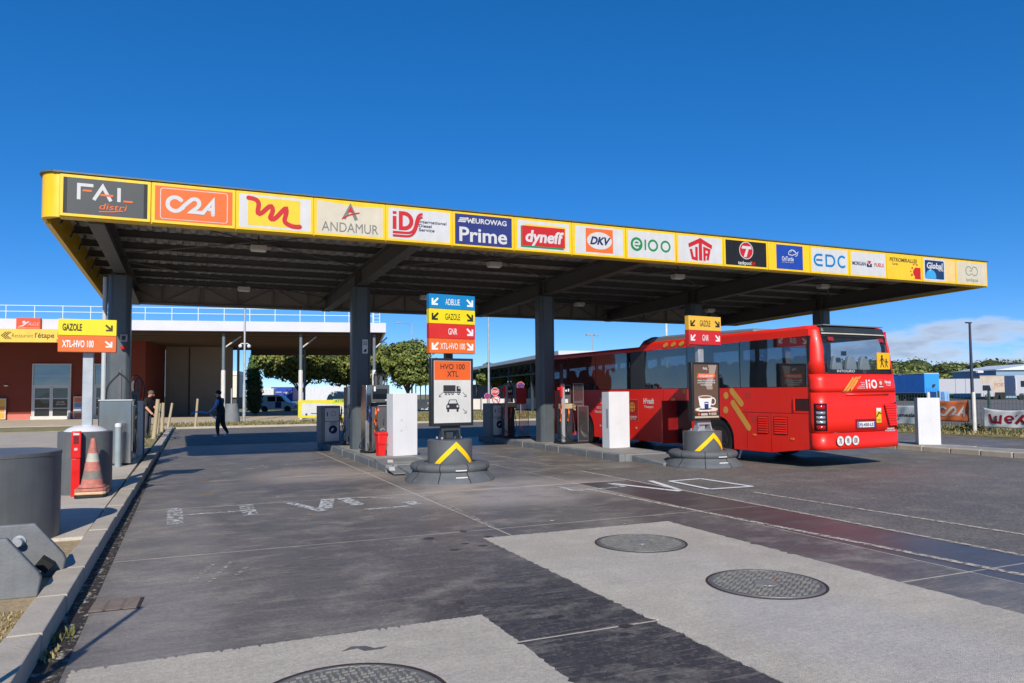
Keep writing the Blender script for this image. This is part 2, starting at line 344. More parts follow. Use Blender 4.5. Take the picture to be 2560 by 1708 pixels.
ZN = [(2.65, 3.2, 1.25, 6.0, (54, 51, 49), 1.0), (2.3, 8.2, 1.7, 2.6, (94, 89, 86), .7), (-.2, 9.0, .6, 4.5, (142, 135, 126), .6), (5.2, 11.6, 2.6, 1.9, (176, 166, 156), .75), (2.6, 15.6, 1.6, 1.9, (172, 158, 144), .7), (2.2, 13.6, 1.8, 1.2, (92, 87, 85), .7), (-.2, 6.2, .5, 2.0, (144, 138, 130), .5), (6.0, 8.0, .7, 3.5, (84, 76, 74), .7)]
G_CONC = ground_mat('stained_concrete', (121, 114, 105), (94, 89, 83), (174, 164, 150), .8, .50, .12, (.9, 1.25, 1), .75, .3, .2, ZN, .30, .14)
G_POL = ground_mat('sealed_concrete', (88, 82, 80), (72, 68, 67), (118, 110, 104), 1., .40, .08, (.75, 1.9, 1), .3, .3, .10)
G_STRIP = ground_mat('new_pale_concrete', (190, 180, 163), (171, 162, 148), (203, 193, 176), 1., .8, .08, (1, 1, 1), .8, .12, .45, [(4.2, 3.8, .8, 1.6, (176, 172, 166), .6), (5.2, 6.4, .6, 1.0, (176, 164, 148), .7), (4.0, 6.0, 1.2, .8, (180, 172, 160), .6), (1.2, 3.6, 1.0, .8, (178, 170, 158), .6)], .22, .10)
G_ASPH = ground_mat('worn_asphalt', (115, 109, 101), (97, 92, 86), (156, 147, 135), .7, .75, .1, (1, 1, 1), .9, .1, .7, [(15, 8.0, 4.0, 3.0, (126, 121, 116), .5), (10.5, 8, 3, 2.5, (100, 97, 95), .5)], .15, .55)
G_SAND = mat('dusty_joint_filler', (188, 178, 162), .9, var=.2, vs=8)
G_WALK = ground_mat('pavement_concrete', (196, 186, 170), (172, 163, 150), (210, 200, 184), 1., .8, .1, (1, 1, 1), .5, .15)
G_EARTH = ground_mat('dry_verge_soil', (150, 138, 100), (112, 108, 66), (178, 160, 120), 1.4, .9, .05, (1, 1, 1), .6, lines=0)
def sheet(name, x0, x1, y0, y1, z, m, parent=None):
    return B().add([(x0, y0, z), (x1, y0, z), (x1, y1, z), (x0, y1, z)], [(0, 1, 2, 3)], m).obj(name, parent, smooth=0)
struct(sheet('ground', -900, 900, -300, 1500, -.03, G_EARTH))
struct(sheet('asphalt', -9, 26.2, -8, 40.2, -.014, G_ASPH))
forecourt = struct(sheet('forecourt', -.9, 7.62, -2, 26.6, -.0025, G_SAND))
struct(sheet('lane_asphalt', 7.62, 24.5, -2, 13.9, -.004, G_ASPH))
struct(sheet('canopy_floor', 7.64, 24.0, 13.92, 26.6, -.004, G_CONC))
xs = [-.68, 3.47, 6.52, 7.6]; ys = [-1.5, 1.2, 4.57, 8.43, 11.96, 15.5, 19.1, 22.7, 26.55]
k = 0
for i in range(3):
    for j in range(8):
        g = .011; b = B(); z = .001 + rnd.uniform(-.0008, .0008)
        b.bx(xs[i] + g, xs[i + 1] - g, ys[j] + g, ys[j + 1] - g, -.05, z, G_POL if i == 2 and j < 4 else G_CONC)
        b.obj('slab', forecourt, smooth=0, bevel=.004, seg=1)
# the two newer pale pads with the tank manholes
def pad(x0, x1, y0, y1):
    n = 170; p = []
    def edge(a, c):
        for q in range(n):
            t = q / n; j = (rnd.uniform(-.010, .010) - (rnd.uniform(.015, .05) if rnd.random() < .06 else 0)) if 0 < q else 0
            L = math.hypot(c[0] - a[0], c[1] - a[1]); nx, ny = (c[1] - a[1]) / L, -(c[0] - a[0]) / L
            p.append((a[0] + (c[0] - a[0]) * t + nx * j, a[1] + (c[1] - a[1]) * t + ny * j))
    edge((x0, y0), (x1, y0)); edge((x1, y0), (x1, y1)); edge((x1, y1), (x0, y1)); edge((x0, y1), (x0, y0))
    return struct(B().prism(p, G_STRIP, 'xy', -.02, .006).obj('concrete_pad', smooth=0))
pad(3.1, 5.62, -1, 7.93); pad(-.62, 2.03, -1, 5.22)
# patched repairs beside the asphalt
sheetm = mat('tar_seal', (100, 97, 94), .5, var=.25, vs=7)
CASTL = mat('light_cast_iron', (144, 142, 136), .5, metal=.25, var=.2, vs=9, dirt=.25)  # raised treads and cap a tone lighter than the lid
CAST = mat('cast_iron', (122, 120, 115), .55, metal=.35, var=.22, vs=7, dirt=.35, bump=.15)
RUST = mat('rusty_iron_rim', (66, 54, 50), .7, metal=.2, var=.3, vs=14)
def manhole(x, y, r, a, label):
    t = thing('manhole_cover', label, 'manhole cover', (x, y, .004), R(a), 'tank access covers in the pale concrete')
    B().lathe([(r, .003), (r, .006), (r * .955, .006), (r * .955, .001)], RUST, n=64).obj('frame', t)
    c = B().lathe([(1e-3, .006), (r * .215, .006), (r * .215, .008), (r * .94, .008), (r * .95, .003)], CAST, n=64); c.obj('lid', t, smooth=20)
    p = B(); s = r * .078
    for i in range(-12, 13):
        for j in range(-12, 13):
            cx, cy = i * s, j * s * 1.02; d = math.hypot(cx, cy)
            if r * .24 < d < r * .86:
                if (i // 2 + j // 2) % 2: p.bx(cx - s * .40, cx + s * .40, cy - s * .16, cy + s * .16, .008, .016, CASTL)
                else: p.bx(cx - s * .16, cx + s * .16, cy - s * .40, cy + s * .40, .008, .016, CASTL)
    p.lathe([(r * .88, .008), (r * .885, .0125), (r * .915, .0125), (r * .92, .008)], CAST, n=48)
    p.obj('tread', t, smooth=0)
    h = B().lathe([(1e-3, .012), (r * .2, .012), (r * .205, .006)], CASTL, n=32); h.obj('centre_cap', t)
    return t
manhole(4.55, 6.92, .50, 20, 'round iron manhole cover farther back on the large pale concrete strip')
m2 = manhole(4.55, 5.01, .50, 35, 'round iron manhole cover nearer the camera on the large pale strip')
manhole(.82, 4.08, .55, 5, 'round iron manhole cover cut off by the bottom edge, left of centre')
B().prism([(.10, -.06), (.13, -.075), (.19, -.05), (.21, -.02), (.17, -.01), (.12, -.03)], mat('rust_flake', (150, 72, 40), .8), 'xy', .012, .014).obj('rust_patch', m2)
# iron drain in the gutter
dr = thing('storm_drain', 'rusty iron gully grate set in the gutter by the left kerb', 'drain', (-.5, 6.70, .003), R(-3))
B().bx(-.19, .19, -.17, .17, -.01, .002, RUST).obj('frame', dr)
for q in range(9): B().bx(-.165, .165, -.155 + q * .036, -.155 + q * .036 + .022, .002, .010, mat('gully_iron', (124, 112, 104), .7, metal=.2, var=.3, vs=20, dirt=.3)).obj('bar', dr)
for q in (-.06, .06): B().bx(q - .012, q + .012, -.16, .16, .003, .0085, RUST).obj('cross_bar', dr)
# road lettering
def worn(name, col, cut):
    m = bpy.data.materials.new(name); m.use_nodes = True; t = m.node_tree; b = t.nodes['Principled BSDF']; b.inputs['Base Color'].default_value = (*srgb(col), 1); b.inputs['Roughness'].default_value = .7
    tr = t.nodes.new('ShaderNodeBsdfTransparent'); ms = t.nodes.new('ShaderNodeMixShader'); n = t.nodes.new('ShaderNodeTexNoise'); n.inputs['Scale'].default_value = 13; n.inputs['Detail'].default_value = 8; n.inputs['Roughness'].default_value = .75
    tcn = t.nodes.new('ShaderNodeTexCoord'); t.links.new(tcn.outputs['Object'], n.inputs['Vector'])
    r = t.nodes.new('ShaderNodeMapRange'); r.inputs[1].default_value = cut - .04; r.inputs[2].default_value = cut + .05; t.links.new(n.outputs[0], r.inputs[0]); t.links.new(r.outputs[0], ms.inputs[0])
    t.links.new(tr.outputs[0], ms.inputs[1]); t.links.new(b.outputs[0], ms.inputs[2]); t.links.new(ms.outputs[0], t.nodes['Material Output'].inputs[0]); return m
P_MID = worn('half_worn_road_paint', (206, 206, 202), .485); P_NEW = worn('road_paint', (226, 226, 222), .37); P_OLD = worn('worn_road_paint', (204, 204, 200), .515); P_DUST = worn('dusty_scuff', (196, 184, 166), .47)
def strokes(name, segs, m, z=.004, parent=None):
    b = B()
    for a, c, w in segs:
        L = math.hypot(c[0] - a[0], c[1] - a[1]); nx, ny = -(c[1] - a[1]) / L * w / 2, (c[0] - a[0]) / L * w / 2
        z += .0006; b.add([(a[0] + nx, a[1] + ny, z), (a[0] - nx, a[1] - ny, z), (c[0] - nx, c[1] - ny, z), (c[0] + nx, c[1] + ny, z)], [(0, 1, 2, 3)], m)
    return b.obj(name, parent, smooth=0)
w = .095
# HVO, read from the lane side
tag(strokes('road_lettering', [((8.18, 11.45), (8.92, 11.5), w), ((8.92, 11.5), (8.98, 10.16), w), ((8.98, 10.16), (8.1, 10.2), w), ((8.1, 10.2), (8.18, 11.45), w)], P_NEW), 'large white painted letter O on the asphalt in front of the bus lane', 'road marking', 'painted fuel letters')
tag(strokes('road_lettering', [((7.9, 11.66), (7.56, 10.24), w * 1.2), ((7.5, 10.22), (7.05, 11.62), w * 1.2)], P_NEW), 'white painted letter V on the ground beside the letter O', 'road marking', 'painted fuel letters')
tag(strokes('road_lettering', [((7.0, 11.1), (7.0, 11.66), w), ((5.96, 11.0), (5.98, 11.64), w), ((5.96, 11.02), (6.98, 11.12), w)], P_MID, .007), 'half worn white painted letter H left of the letter V', 'road marking', 'painted fuel letters')
tag(strokes('road_lettering', [((-.15, 12.0), (-.12, 10.5), .2), ((-.1, 11.25), (.75, 11.3), .09), ((.82, 11.9), (.82, 10.8), .2)], P_OLD, .006), 'scuffed white painted letter H in the left lane', 'road marking', 'worn fuel letters in the left lane')
tag(strokes('road_lettering', [((1.45, 11.8), (1.78, 10.75), .14), ((1.84, 10.95), (2.05, 11.95), .2)], P_MID, .006), 'scuffed white painted letter V in the left lane', 'road marking', 'worn fuel letters in the left lane')
tag(strokes('road_lettering', [((2.28, 11.95), (2.36, 11.1), .2), ((2.35, 10.62), (3.0, 10.66), .09), ((3.1, 11.1), (3.15, 10.75), .2), ((2.5, 11.9), (3.05, 11.5), .06)], P_MID, .006), 'scuffed remains of a painted letter O in the left lane', 'road marking', 'worn fuel letters in the left lane')
tag(strokes('scuff_line', [((6.86, 3.6), (6.26, 11.2), .09), ((7.61, 2.0), (7.60, 13.8), .06)], P_DUST, .006), 'dusty pale wheel line along the edge of the concrete', 'scuff mark')
tag(strokes('scuff_line', [((8.5, 9.6), (8.75, 4.8), .08)], P_DUST, .002), 'faint pale scuff line across the open asphalt at right', 'scuff mark')
# tyre marks
TL = worn('chalky_scuff', (176, 170, 160), .53)
def curve_mark(pts, w_, m, z):
    P_ = smoothpath([(x, y, z) for x, y in pts], 10); b = B(); vs = []
    for k, p in enumerate(P_):
        d = (P_[min(k + 1, len(P_) - 1)] - P_[max(k - 1, 0)]).normalized(); n_ = Vector((-d.y, d.x, 0)) * w_ / 2; vs += [p + n_, p - n_]
    b.add(vs, [(2 * k, 2 * k + 1, 2 * k + 3, 2 * k + 2) for k in range(len(P_) - 1)], m); return b.obj('tyre_mark', forecourt, smooth=0)
zt = .0052
for pts, w_, m in (([(.05, 7.2), (.25, 7.9)], .05, TL), ([(.2, 7.15), (.42, 7.9)], .05, TL), ([(.4, 7.2), (.6, 7.8)], .04, TL), ([(3.6, 11.6), (3.5, 9.8), (3.46, 8.5)], .10, TL)):
    zt += .0004; curve_mark(pts, w_, m, zt)
q7 = random.Random(17); SCF = [mat('pale_scuff', (206, 198, 182), .8, var=.2, vs=20), mat('ochre_scuff', (176, 140, 104), .85, var=.25, vs=20), mat('dusty_grey_scuff', (160, 153, 144), .85, var=.2, vs=20)]
for k in range(34):     # chips of paint and dried mud
    x, y = (q7.uniform(.2, 3.7), q7.uniform(12.5, 18.5)) if k < 22 else (q7.uniform(-.4, 5.5), q7.uniform(6.2, 12)); sx, sy = q7.uniform(.03, .16), q7.uniform(.015, .05); a = q7.uniform(-.3, .3); z = .0048 + k * .00003
    if k >= 22: sx *= .35; sy *= .6
    pp = [(x + sx * math.cos(t) * q7.uniform(.6, 1.2) * math.cos(a) - sy * math.sin(t) * math.sin(a), y + sy * math.sin(t) * q7.uniform(.6, 1.2) + sx * math.cos(t) * math.sin(a), z) for t in [j * .785 for j in range(8)]]
    B().add(pp, [tuple(range(8))], SCF[k % 3]).obj('scuff', forecourt, smooth=0)
# oil drips
ODK = mat('oil_drip', (56, 52, 51), .45, var=.2, vs=20)
def drip(x, y, sx, sy):
    q = [(x + sx * math.cos(k * .63) * rnd.uniform(.7, 1.2), y + sy * math.sin(k * .63) * rnd.uniform(.6, 1.2)) for k in range(10)]
    return B().add([(a, c, .0045) for a, c in q], [tuple(range(10))], ODK).obj('oil_drip', forecourt, smooth=0)
for a in [(2.55, 8.2, .07, .07), (3.05, 8.45, .05, .05), (2.62, 7.5, .06, .05), (2.82, 7.75, .05, .04), (2.95, 7.55, .05, .05), (3.2, 8.0, .05, .05), (2.5, 4.95, .06, .05), (2.85, 4.55, .06, .04), (2.75, 4.4, .04, .03), (2.0, 5.6, .04, .04)]: drip(*a)
tag(B().prism([(.92, 4.86), (1.0, 4.93), (1.09, 4.9), (1.13, 4.84), (1.22, 4.84), (1.17, 4.80), (1.06, 4.81), (1.03, 4.88)], sheetm, 'xy', .006, .0078).obj('tar_patch', smooth=0), 'small dark zigzag tar patch on the pale pad by the manhole', 'tar patch')

# ---------------------------------------------------------------- left kerb and pavement
kerb = struct(B().bx(-1.02, -.99, 2, 3, -.02, .1, CONC).obj('kerb', smooth=0))
yk = 2.6; kb = None
while yk < 39.5:
    L = 1.0; xo = -.70 - .0  # upright kerb stones
    x1 = -.83 + (yk - 5) * .0063
    bb = B(); bb.bx(x1 - .20, x1 + rnd.uniform(-.004, .004), yk + .006, yk + L - .006, -.06, .15 + rnd.uniform(-.004, .004), CONC); bb.obj('kerb_stone', kerb, bevel=.010, smooth=0)
    yk += L
for q in range(7):   # curve away to the left behind the islands
    a0, a1 = R(90 - q * 13 + 90 - 90), 0
    c0 = (-3.6, 39.6); r = 3.0; t0 = R(q * 12.8); t1 = R((q + 1) * 12.8) 
    P = [(c0[0] + rr * math.cos(t), c0[1] + rr * math.sin(t)) for rr, t in ((r - .15, t0), (r, t0), (r, t1), (r - .15, t1))]
    B().prism(P, CONC, 'xy', -.06, .15).obj('kerb_stone', kerb, smooth=0)
def rect_struct(name, x0, x1, y0, y1, z0, z1, m): return struct(B().bx(x0, x1, y0, y1, z0, z1, m).obj(name, smooth=0))
rect_struct('pavement', -2.55, -1.02, 9.35, 24.5, -.05, .128, G_WALK)
rect_struct('service_yard', -60, -2.57, 9.4, 52, -.05, .02, mat('buff_yard', (178, 166, 150), .85, var=.14, vs=1.2, bump=.2))
rect_struct('verge', -2.55, -.98, 24.52, 39.2, -.05, .115, G_EARTH)
rect_struct('near_verge', -4.6, -1.04, -1, 9.33, -.05, .095, mat('straw_soil', (166, 146, 112), .95, var=.35, vs=14, bump=.5, bs=40))
# dry grass tufts: one mass of blades
GR_D = mat('dry_grass_blade', (158, 140, 96), .8, var=.3, vs=9); GR_G = mat('green_grass_blade', (92, 100, 50), .75, var=.35, vs=5); GR_O = mat('olive_grass_blade', (122, 116, 66), .8, var=.3, vs=4)
def grass(name, label, regions, n, h, mats, wid=.006, z=.1, seed=1):
    q = random.Random(seed); b = B(); areas = [(r[1] - r[0]) * (r[3] - r[2]) for r in regions]; tot = sum(areas)
    V = {m: ([], []) for m in mats}
    for r, a in zip(regions, areas):
        for _ in range(int(n * a / tot)):
            x, y = q.uniform(r[0], r[1]), q.uniform(r[2], r[3]); m = q.choice(mats); t = q.uniform(0, 6.28); hh = h * q.uniform(.4, 1.25); l = q.uniform(.2, 1.1) * hh
            dx, dy = math.cos(t), math.sin(t); vs, fs = V[m]; o = len(vs); w2 = wid * q.uniform(.6, 1.4)
            vs += [(x - dy * w2, y + dx * w2, z), (x + dy * w2, y - dx * w2, z), (x + dx * l + dy * w2 * .3, y + dy * l - dx * w2 * .3, z + hh), (x + dx * l - dy * w2 * .3, y + dy * l + dx * w2 * .3, z + hh)]; fs.append((o, o + 1, o + 2, o + 3))
    for m, (vs, fs) in V.items(): b.add(vs, fs, m)
    return stuff(b.obj(name, smooth=0, recalc=False), label, 'grass')
grass('dry_grass', 'dry straw coloured grass beside the near left kerb', [(-1.9, -1.06, 4.6, 6.45)], 5000, .018, [GR_D, GR_D, GR_O, mat('straw_pale', (176, 152, 104), .8, var=.2)], .005, .095)
def tuft(x, y, n, h, mats, seed, label):
    q = random.Random(seed); b = B()
    for _ in range(n):
        t = q.uniform(0, 6.28); l = h * q.uniform(.2, .8); hh = h * q.uniform(.5, 1.1); dx, dy = math.cos(t), math.sin(t); ww = .007
        X, Y_ = x + q.uniform(-.06, .06), y + q.uniform(-.12, .12); m = q.choice(mats)
        b.add([(X - dy * ww, Y_ + dx * ww, 0), (X + dy * ww, Y_ - dx * ww, 0), (X + dx * l * .5 + dy * ww * 1.3, Y_ + dy * l * .5 - dx * ww * 1.3, hh * .7), (X + dx * l, Y_ + dy * l, hh)], [(0, 1, 2, 3)], m)
    return stuff(b.obj('weed', smooth=0, recalc=False), label, 'weed')
tuft(-.76, 5.95, 30, .06, [GR_G, GR_O], 4, 'small green weed growing from the joint at the left kerb foot')
tuft(-.79, 5.55, 30, .045, [GR_D, GR_O], 5, 'dry wilted weed at the left kerb foot nearest the camera')
# gutter dirt
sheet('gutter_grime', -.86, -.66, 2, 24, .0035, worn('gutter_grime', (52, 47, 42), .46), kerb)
# ---------------------------------------------------------------- beyond the canopy
rect_struct('far_road', -3.2, 120, 26.62, 40.6, -.05, -.002, G_ASPH)
rect_struct('far_verge', -30, 70, 40.62, 62, -.05, .05, G_EARTH)
rect_struct('far_kerb', -.5, 40, 40.45, 40.63, -.05, .1, CONC)
rect_struct('building_apron', -30, 13, 46.6, 75, -.05, .075, mat('apron_concrete', (196, 180, 156), .85, var=.15, vs=1.5, bump=.2))
grass('verge_grass', 'short patchy grass on the verge beyond the canopy', [(-2.5, -1.1, 24.6, 39), (-3, 16, 40.9, 46.4), (12, 34, 41, 56)], 26000, .11, [GR_O, GR_G, GR_D], .022, .06, 3)
rect_struct('right_verge', 25.4, 40, 4, 40.4, -.05, .03, G_EARTH)
rect_struct('lorry_park', 31, 160, -20, 130, -.05, .06, G_ASPH)
grass('roadside_grass', 'rough yellow green grass along the right hand fence', [(25.5, 31, 12, 30)], 6000, .13, [GR_O, GR_D, GR_G], .02, .03, 8)
# ================================================================ THE FUEL CANOPY
CX = [-1.53, 4.34, 10.0, 15.6, 21.35]; CY = 20.3
CF, CB, CL, CR = 14.69, 25.9, -2.36, 22.25      # front, back, left, right
def zu(y): return 4.75 - .0187 * (y - CF)        # underside falls gently to the back
HF = .772; PS = 1.4293; PX0 = -2.07
canopy = thing('fuel_canopy', 'large flat fuel station canopy with yellow fascia of fuel card logos', 'canopy', (0, 0, 0))
# yellow fascia: front band behind the panels, rounded front left corner, side and rear bands
b = B(); b.bx(PX0, CR, CF, CF + .2, 4.75, 4.75 + HF, YELLOW); b.obj('front_fascia', canopy, bevel=.01)
b = B(); rr = .30; pts = [(PX0, CF)] + [(PX0 - .0 - rr * math.sin(R(a)) , CF + rr - rr * math.cos(R(a))) for a in range(0, 91, 10)] + [(PX0 - rr, CF + .6), (PX0 - rr + .06, CF + .6), (PX0 - rr + .06, CF + rr), (PX0, CF + .06)]
b.prism(pts, YELLOW, 'xy', 4.752, 4.752 + HF); b.obj('corner_fascia', canopy)
def sloped(name, x0, x1, y0, y1, zo0, zo1, m, **k):
    vs = [(x, y, zu(y) + z) for z in (zo0, zo1) for x, y in ((x0, y0), (x1, y0), (x1, y1), (x0, y1))]
    return B().add(vs, [(0, 3, 2, 1), (4, 5, 6, 7), (0, 1, 5, 4), (1, 2, 6, 5), (2, 3, 7, 6), (3, 0, 4, 7)], m).obj(name, canopy, **k)
sloped('side_fascia', PX0 - rr, PX0 - rr + .09, CF + .6, CB, 0, HF, YELLOW)
sloped('side_fascia', CR - .09, CR, CF + .2, CB, 0, HF, YELLOW)
sloped('rear_fascia', PX0 - rr, CR, CB, CB + .09, 0, HF, mat('fascia_back', (140, 132, 124), .7, var=.15, dirt=.2))
COPE = mat('coping_metal', (84, 92, 84), .5, var=.15)
b = B(); b.bx(PX0 - .1, CR + .04, CF - .045, CF + .25, 5.523, 5.55, COPE)
b.prism([(PX0 - .1, CF - .045)] + [(PX0 - .0 - (rr + .045) * math.sin(R(a)), CF + rr - (rr + .045) * math.cos(R(a))) for a in range(15, 91, 10)] + [(PX0 - rr - .045, CF + .7), (PX0 - .1, CF + .7)], COPE, 'xy', 5.526, 5.551); b.obj('coping', canopy)
sloped('coping', PX0 - rr - .045, PX0 - rr + .12, CF + .705, CB + .12, HF, HF + .028, COPE)
# corrugated roof deck
DECK = mat('ribbed_deck', (176, 173, 168), .5, var=.2, vs=2.5, dirt=.3)
b = B(); x = CL + .06; prof = []
while x < CR - .1:
    prof += [(x, .60), (x + .10, .60), (x + .13, .675), (x + .26, .675)]; x += .29
vs = [(p, CF + .2, zu(CF) + q) for p, q in prof] + [(p, CB, zu(CB) + q) for p, q in prof]; n = len(prof)
b.add(vs, [(k, k + 1, n + k + 1, n + k) for k in range(n - 1)], DECK); b.obj('roof_deck', canopy, smooth=0)
sloped('roof_sheet', CL + .06, CR - .09, CF + .2, CB, .69, .705, COPE)
# main beams (I section) over each column
for cx in CX:
    for nm, x0, x1, z0, z1 in (('bottom_flange', -.13, .13, -.03, .0), ('beam_web', -.012, .012, .0, .40), ('top_flange', -.13, .13, .40, .425)):
        sloped(nm, cx + x0, cx + x1, CF + .22, CB - .02, z0, z1, UNDER)
    for yy in (CY - .16, CY + .16):
        for sx in (-1, 1):
            B().bx(min(cx + sx * .014, cx + sx * .12), max(cx + sx * .014, cx + sx * .12), yy - .01, yy + .01, zu(yy) + .002, zu(yy) + .398, UNDER).obj('stiffener', canopy, smooth=0)
# purlins under the deck
yp = CF + .75
while yp < CB - .4:
    z = zu(yp)
    bb = B(); bb.bx(CL + .1, CR - .12, yp - .045, yp + .045, z + .43, z + .442, UNDER); bb.bx(CL + .1, CR - .12, yp - .006, yp + .006, z + .443, z + .575, UNDER); bb.bx(CL + .1, CR - .12, yp - .045, yp + .045, z + .576, z + .588, UNDER); bb.obj('purlin', canopy, smooth=0)
    yp += 1.29
# lattice behind the rear and the left bands
BRACE = mat('lattice_steel', (104, 98, 92), .6, var=.2)
x = CL + .45; kk = 0; yb = CB - .10; z0 = zu(yb) + .05; z1 = z0 + .62
B().cyl((CL + .1, yb, z0), (CR - .12, yb, z0), .03, BRACE, n=8).obj('lattice_chord', canopy)
while x + 1.13 < CR:
    B().bx(x - .022, x + .022, yb - .02, yb + .02, z0 + .03, z1, BRACE).obj('lattice_post', canopy, smooth=0)
    a, c = ((x + .03, z1), (x + 1.10, z0 + .03)) if kk % 2 == 0 else ((x + .03, z0 + .03), (x + 1.10, z1))
    B().cyl((a[0], yb - .03, a[1]), (c[0], yb - .03, c[1]), .02, BRACE, n=6).obj('lattice_brace', canopy)
    x += 1.13; kk += 1
for q in range(9):
    y = CF + .8 + q * 1.2; zs = zu(y)
    B().cyl((CL + .2, y, zs + .05), (CL + .2, y + 1.15, zs + .6), .018, BRACE, n=6).obj('lattice_brace', canopy)
# wind bracing rods
for i in range(4):
    a, c = CX[i], CX[i + 1]
    for (xa, ya, xb, yb2) in ((a + .15, CF + .5, c - .15, CY - .6), (a + .15, CY - .6, c - .15, CF + .5), (a + .15, CY + .6, c - .15, CB - .5)):
        B().cyl((xa, ya, zu(ya) + .40), (xb, yb2, zu(yb2) + .40), .016, BRACE, n=6).obj('bracing_rod', canopy)
# columns: chamfered box section
for i, cx in enumerate(CX):
    h, c = .25, .085
    P = [(-h + c, -h), (h - c, -h), (h, -h + c), (h, h - c), (h - c, h), (-h + c, h), (-h, h - c), (-h, -h + c)]
    z1 = zu(CY + .25) - .04
    B().prism([(cx + a, CY + q) for a, q in P], STEEL_D, 'xy', .12, z1).obj('column', canopy, bevel=.03, seg=3)
    B().bx(cx - .22, cx + .22, CY - .22, CY + .22, z1 + .001, zu(CY + .25) - .032, UNDER).obj('bearing_plate', canopy, smooth=0)
B().cyl((-1.86, CY + .05, .13), (-1.86, CY + .05, 4.55), .055, mat('downpipe_grey', (176, 182, 186), .5, var=.06), n=12).obj('downpipe', canopy)
# box floodlights hanging from rods
LAMP = mat('lamp_housing', (206, 202, 196), .5, var=.08); LENS = mat('lamp_lens', (228, 228, 224), .25, var=.04)
proto = None; WHERE = {}
for x, y in [(1.41, 17.2), (7.1, 17.25), (12.7, 17.2), (18.2, 17.2), (1.5, 23.2), (7.1, 23.2), (12.8, 23.15), (18.6, 23.2)]:
    col = 'first second third fourth'.split()[[1, 7, 12, 18].index(int(x))]
    lab = 'pale box floodlight hanging in the %s bay from the left, %s row under the canopy' % (col, 'front' if y < 20 else 'rear')
    if proto is None:
        proto = thing('canopy_light', lab, 'light', (x, y, 0), 0, 'floodlights under the canopy roof')
        B().bx(-.17, .17, -.12, .12, 4.86, 4.97, LAMP).obj('housing', proto, bevel=.012); B().bx(-.15, .15, -.10, .10, 4.845, 4.859, LENS).obj('lens', proto, smooth=0)
        B().cyl((0, 0, 4.97), (0, 0, 5.2), .018, UNDER, n=8).obj('hanger', proto)
    else:
        o = copy_tree(proto); o.location = (x, y, 0); o['label'] = lab
    if y > 20:
        (proto if x == 1.41 else o).location.z = -.11
# ---------------------------------------------------------------- seventeen logo panels
WH = ink((214, 214, 214)); CRM = ink((216, 206, 184)); NAVY = ink((38, 52, 122)); RED = ink((204, 32, 40)); ORG = ink((238, 112, 44)); GRY = ink((122, 126, 126)); YEL = ink((246, 206, 52))
BLK = ink((28, 28, 30)); GRN = ink((24, 138, 78)); CYN = ink((0, 128, 190)); BLU = ink((30, 72, 168)); DGR = ink((78, 82, 84)); DBL = ink((26, 48, 92))
def c2a(b, cx, cz, s, m, w, l):
    p = arc(-.60, .0, .30, 40, 318, 18) + bez([(-.38, -.2), (-.25, -.05), (-.12, .10), (.0, .20), (.1, .34), (.36, .32), (.36, .10), (.36, -.05), (.2, -.14), (.05, -.29)], 10) + [(.52, -.29), (.92, .27), (.92, -.33)]
    b.stroke2([(cx + s * a, cz + s * q) for a, q in p], w, m, l)
    b.stroke2([(cx + s * .72, cz - s * .10), (cx + s * .92, cz - s * .10)], w, m, l + 1, cap=False)
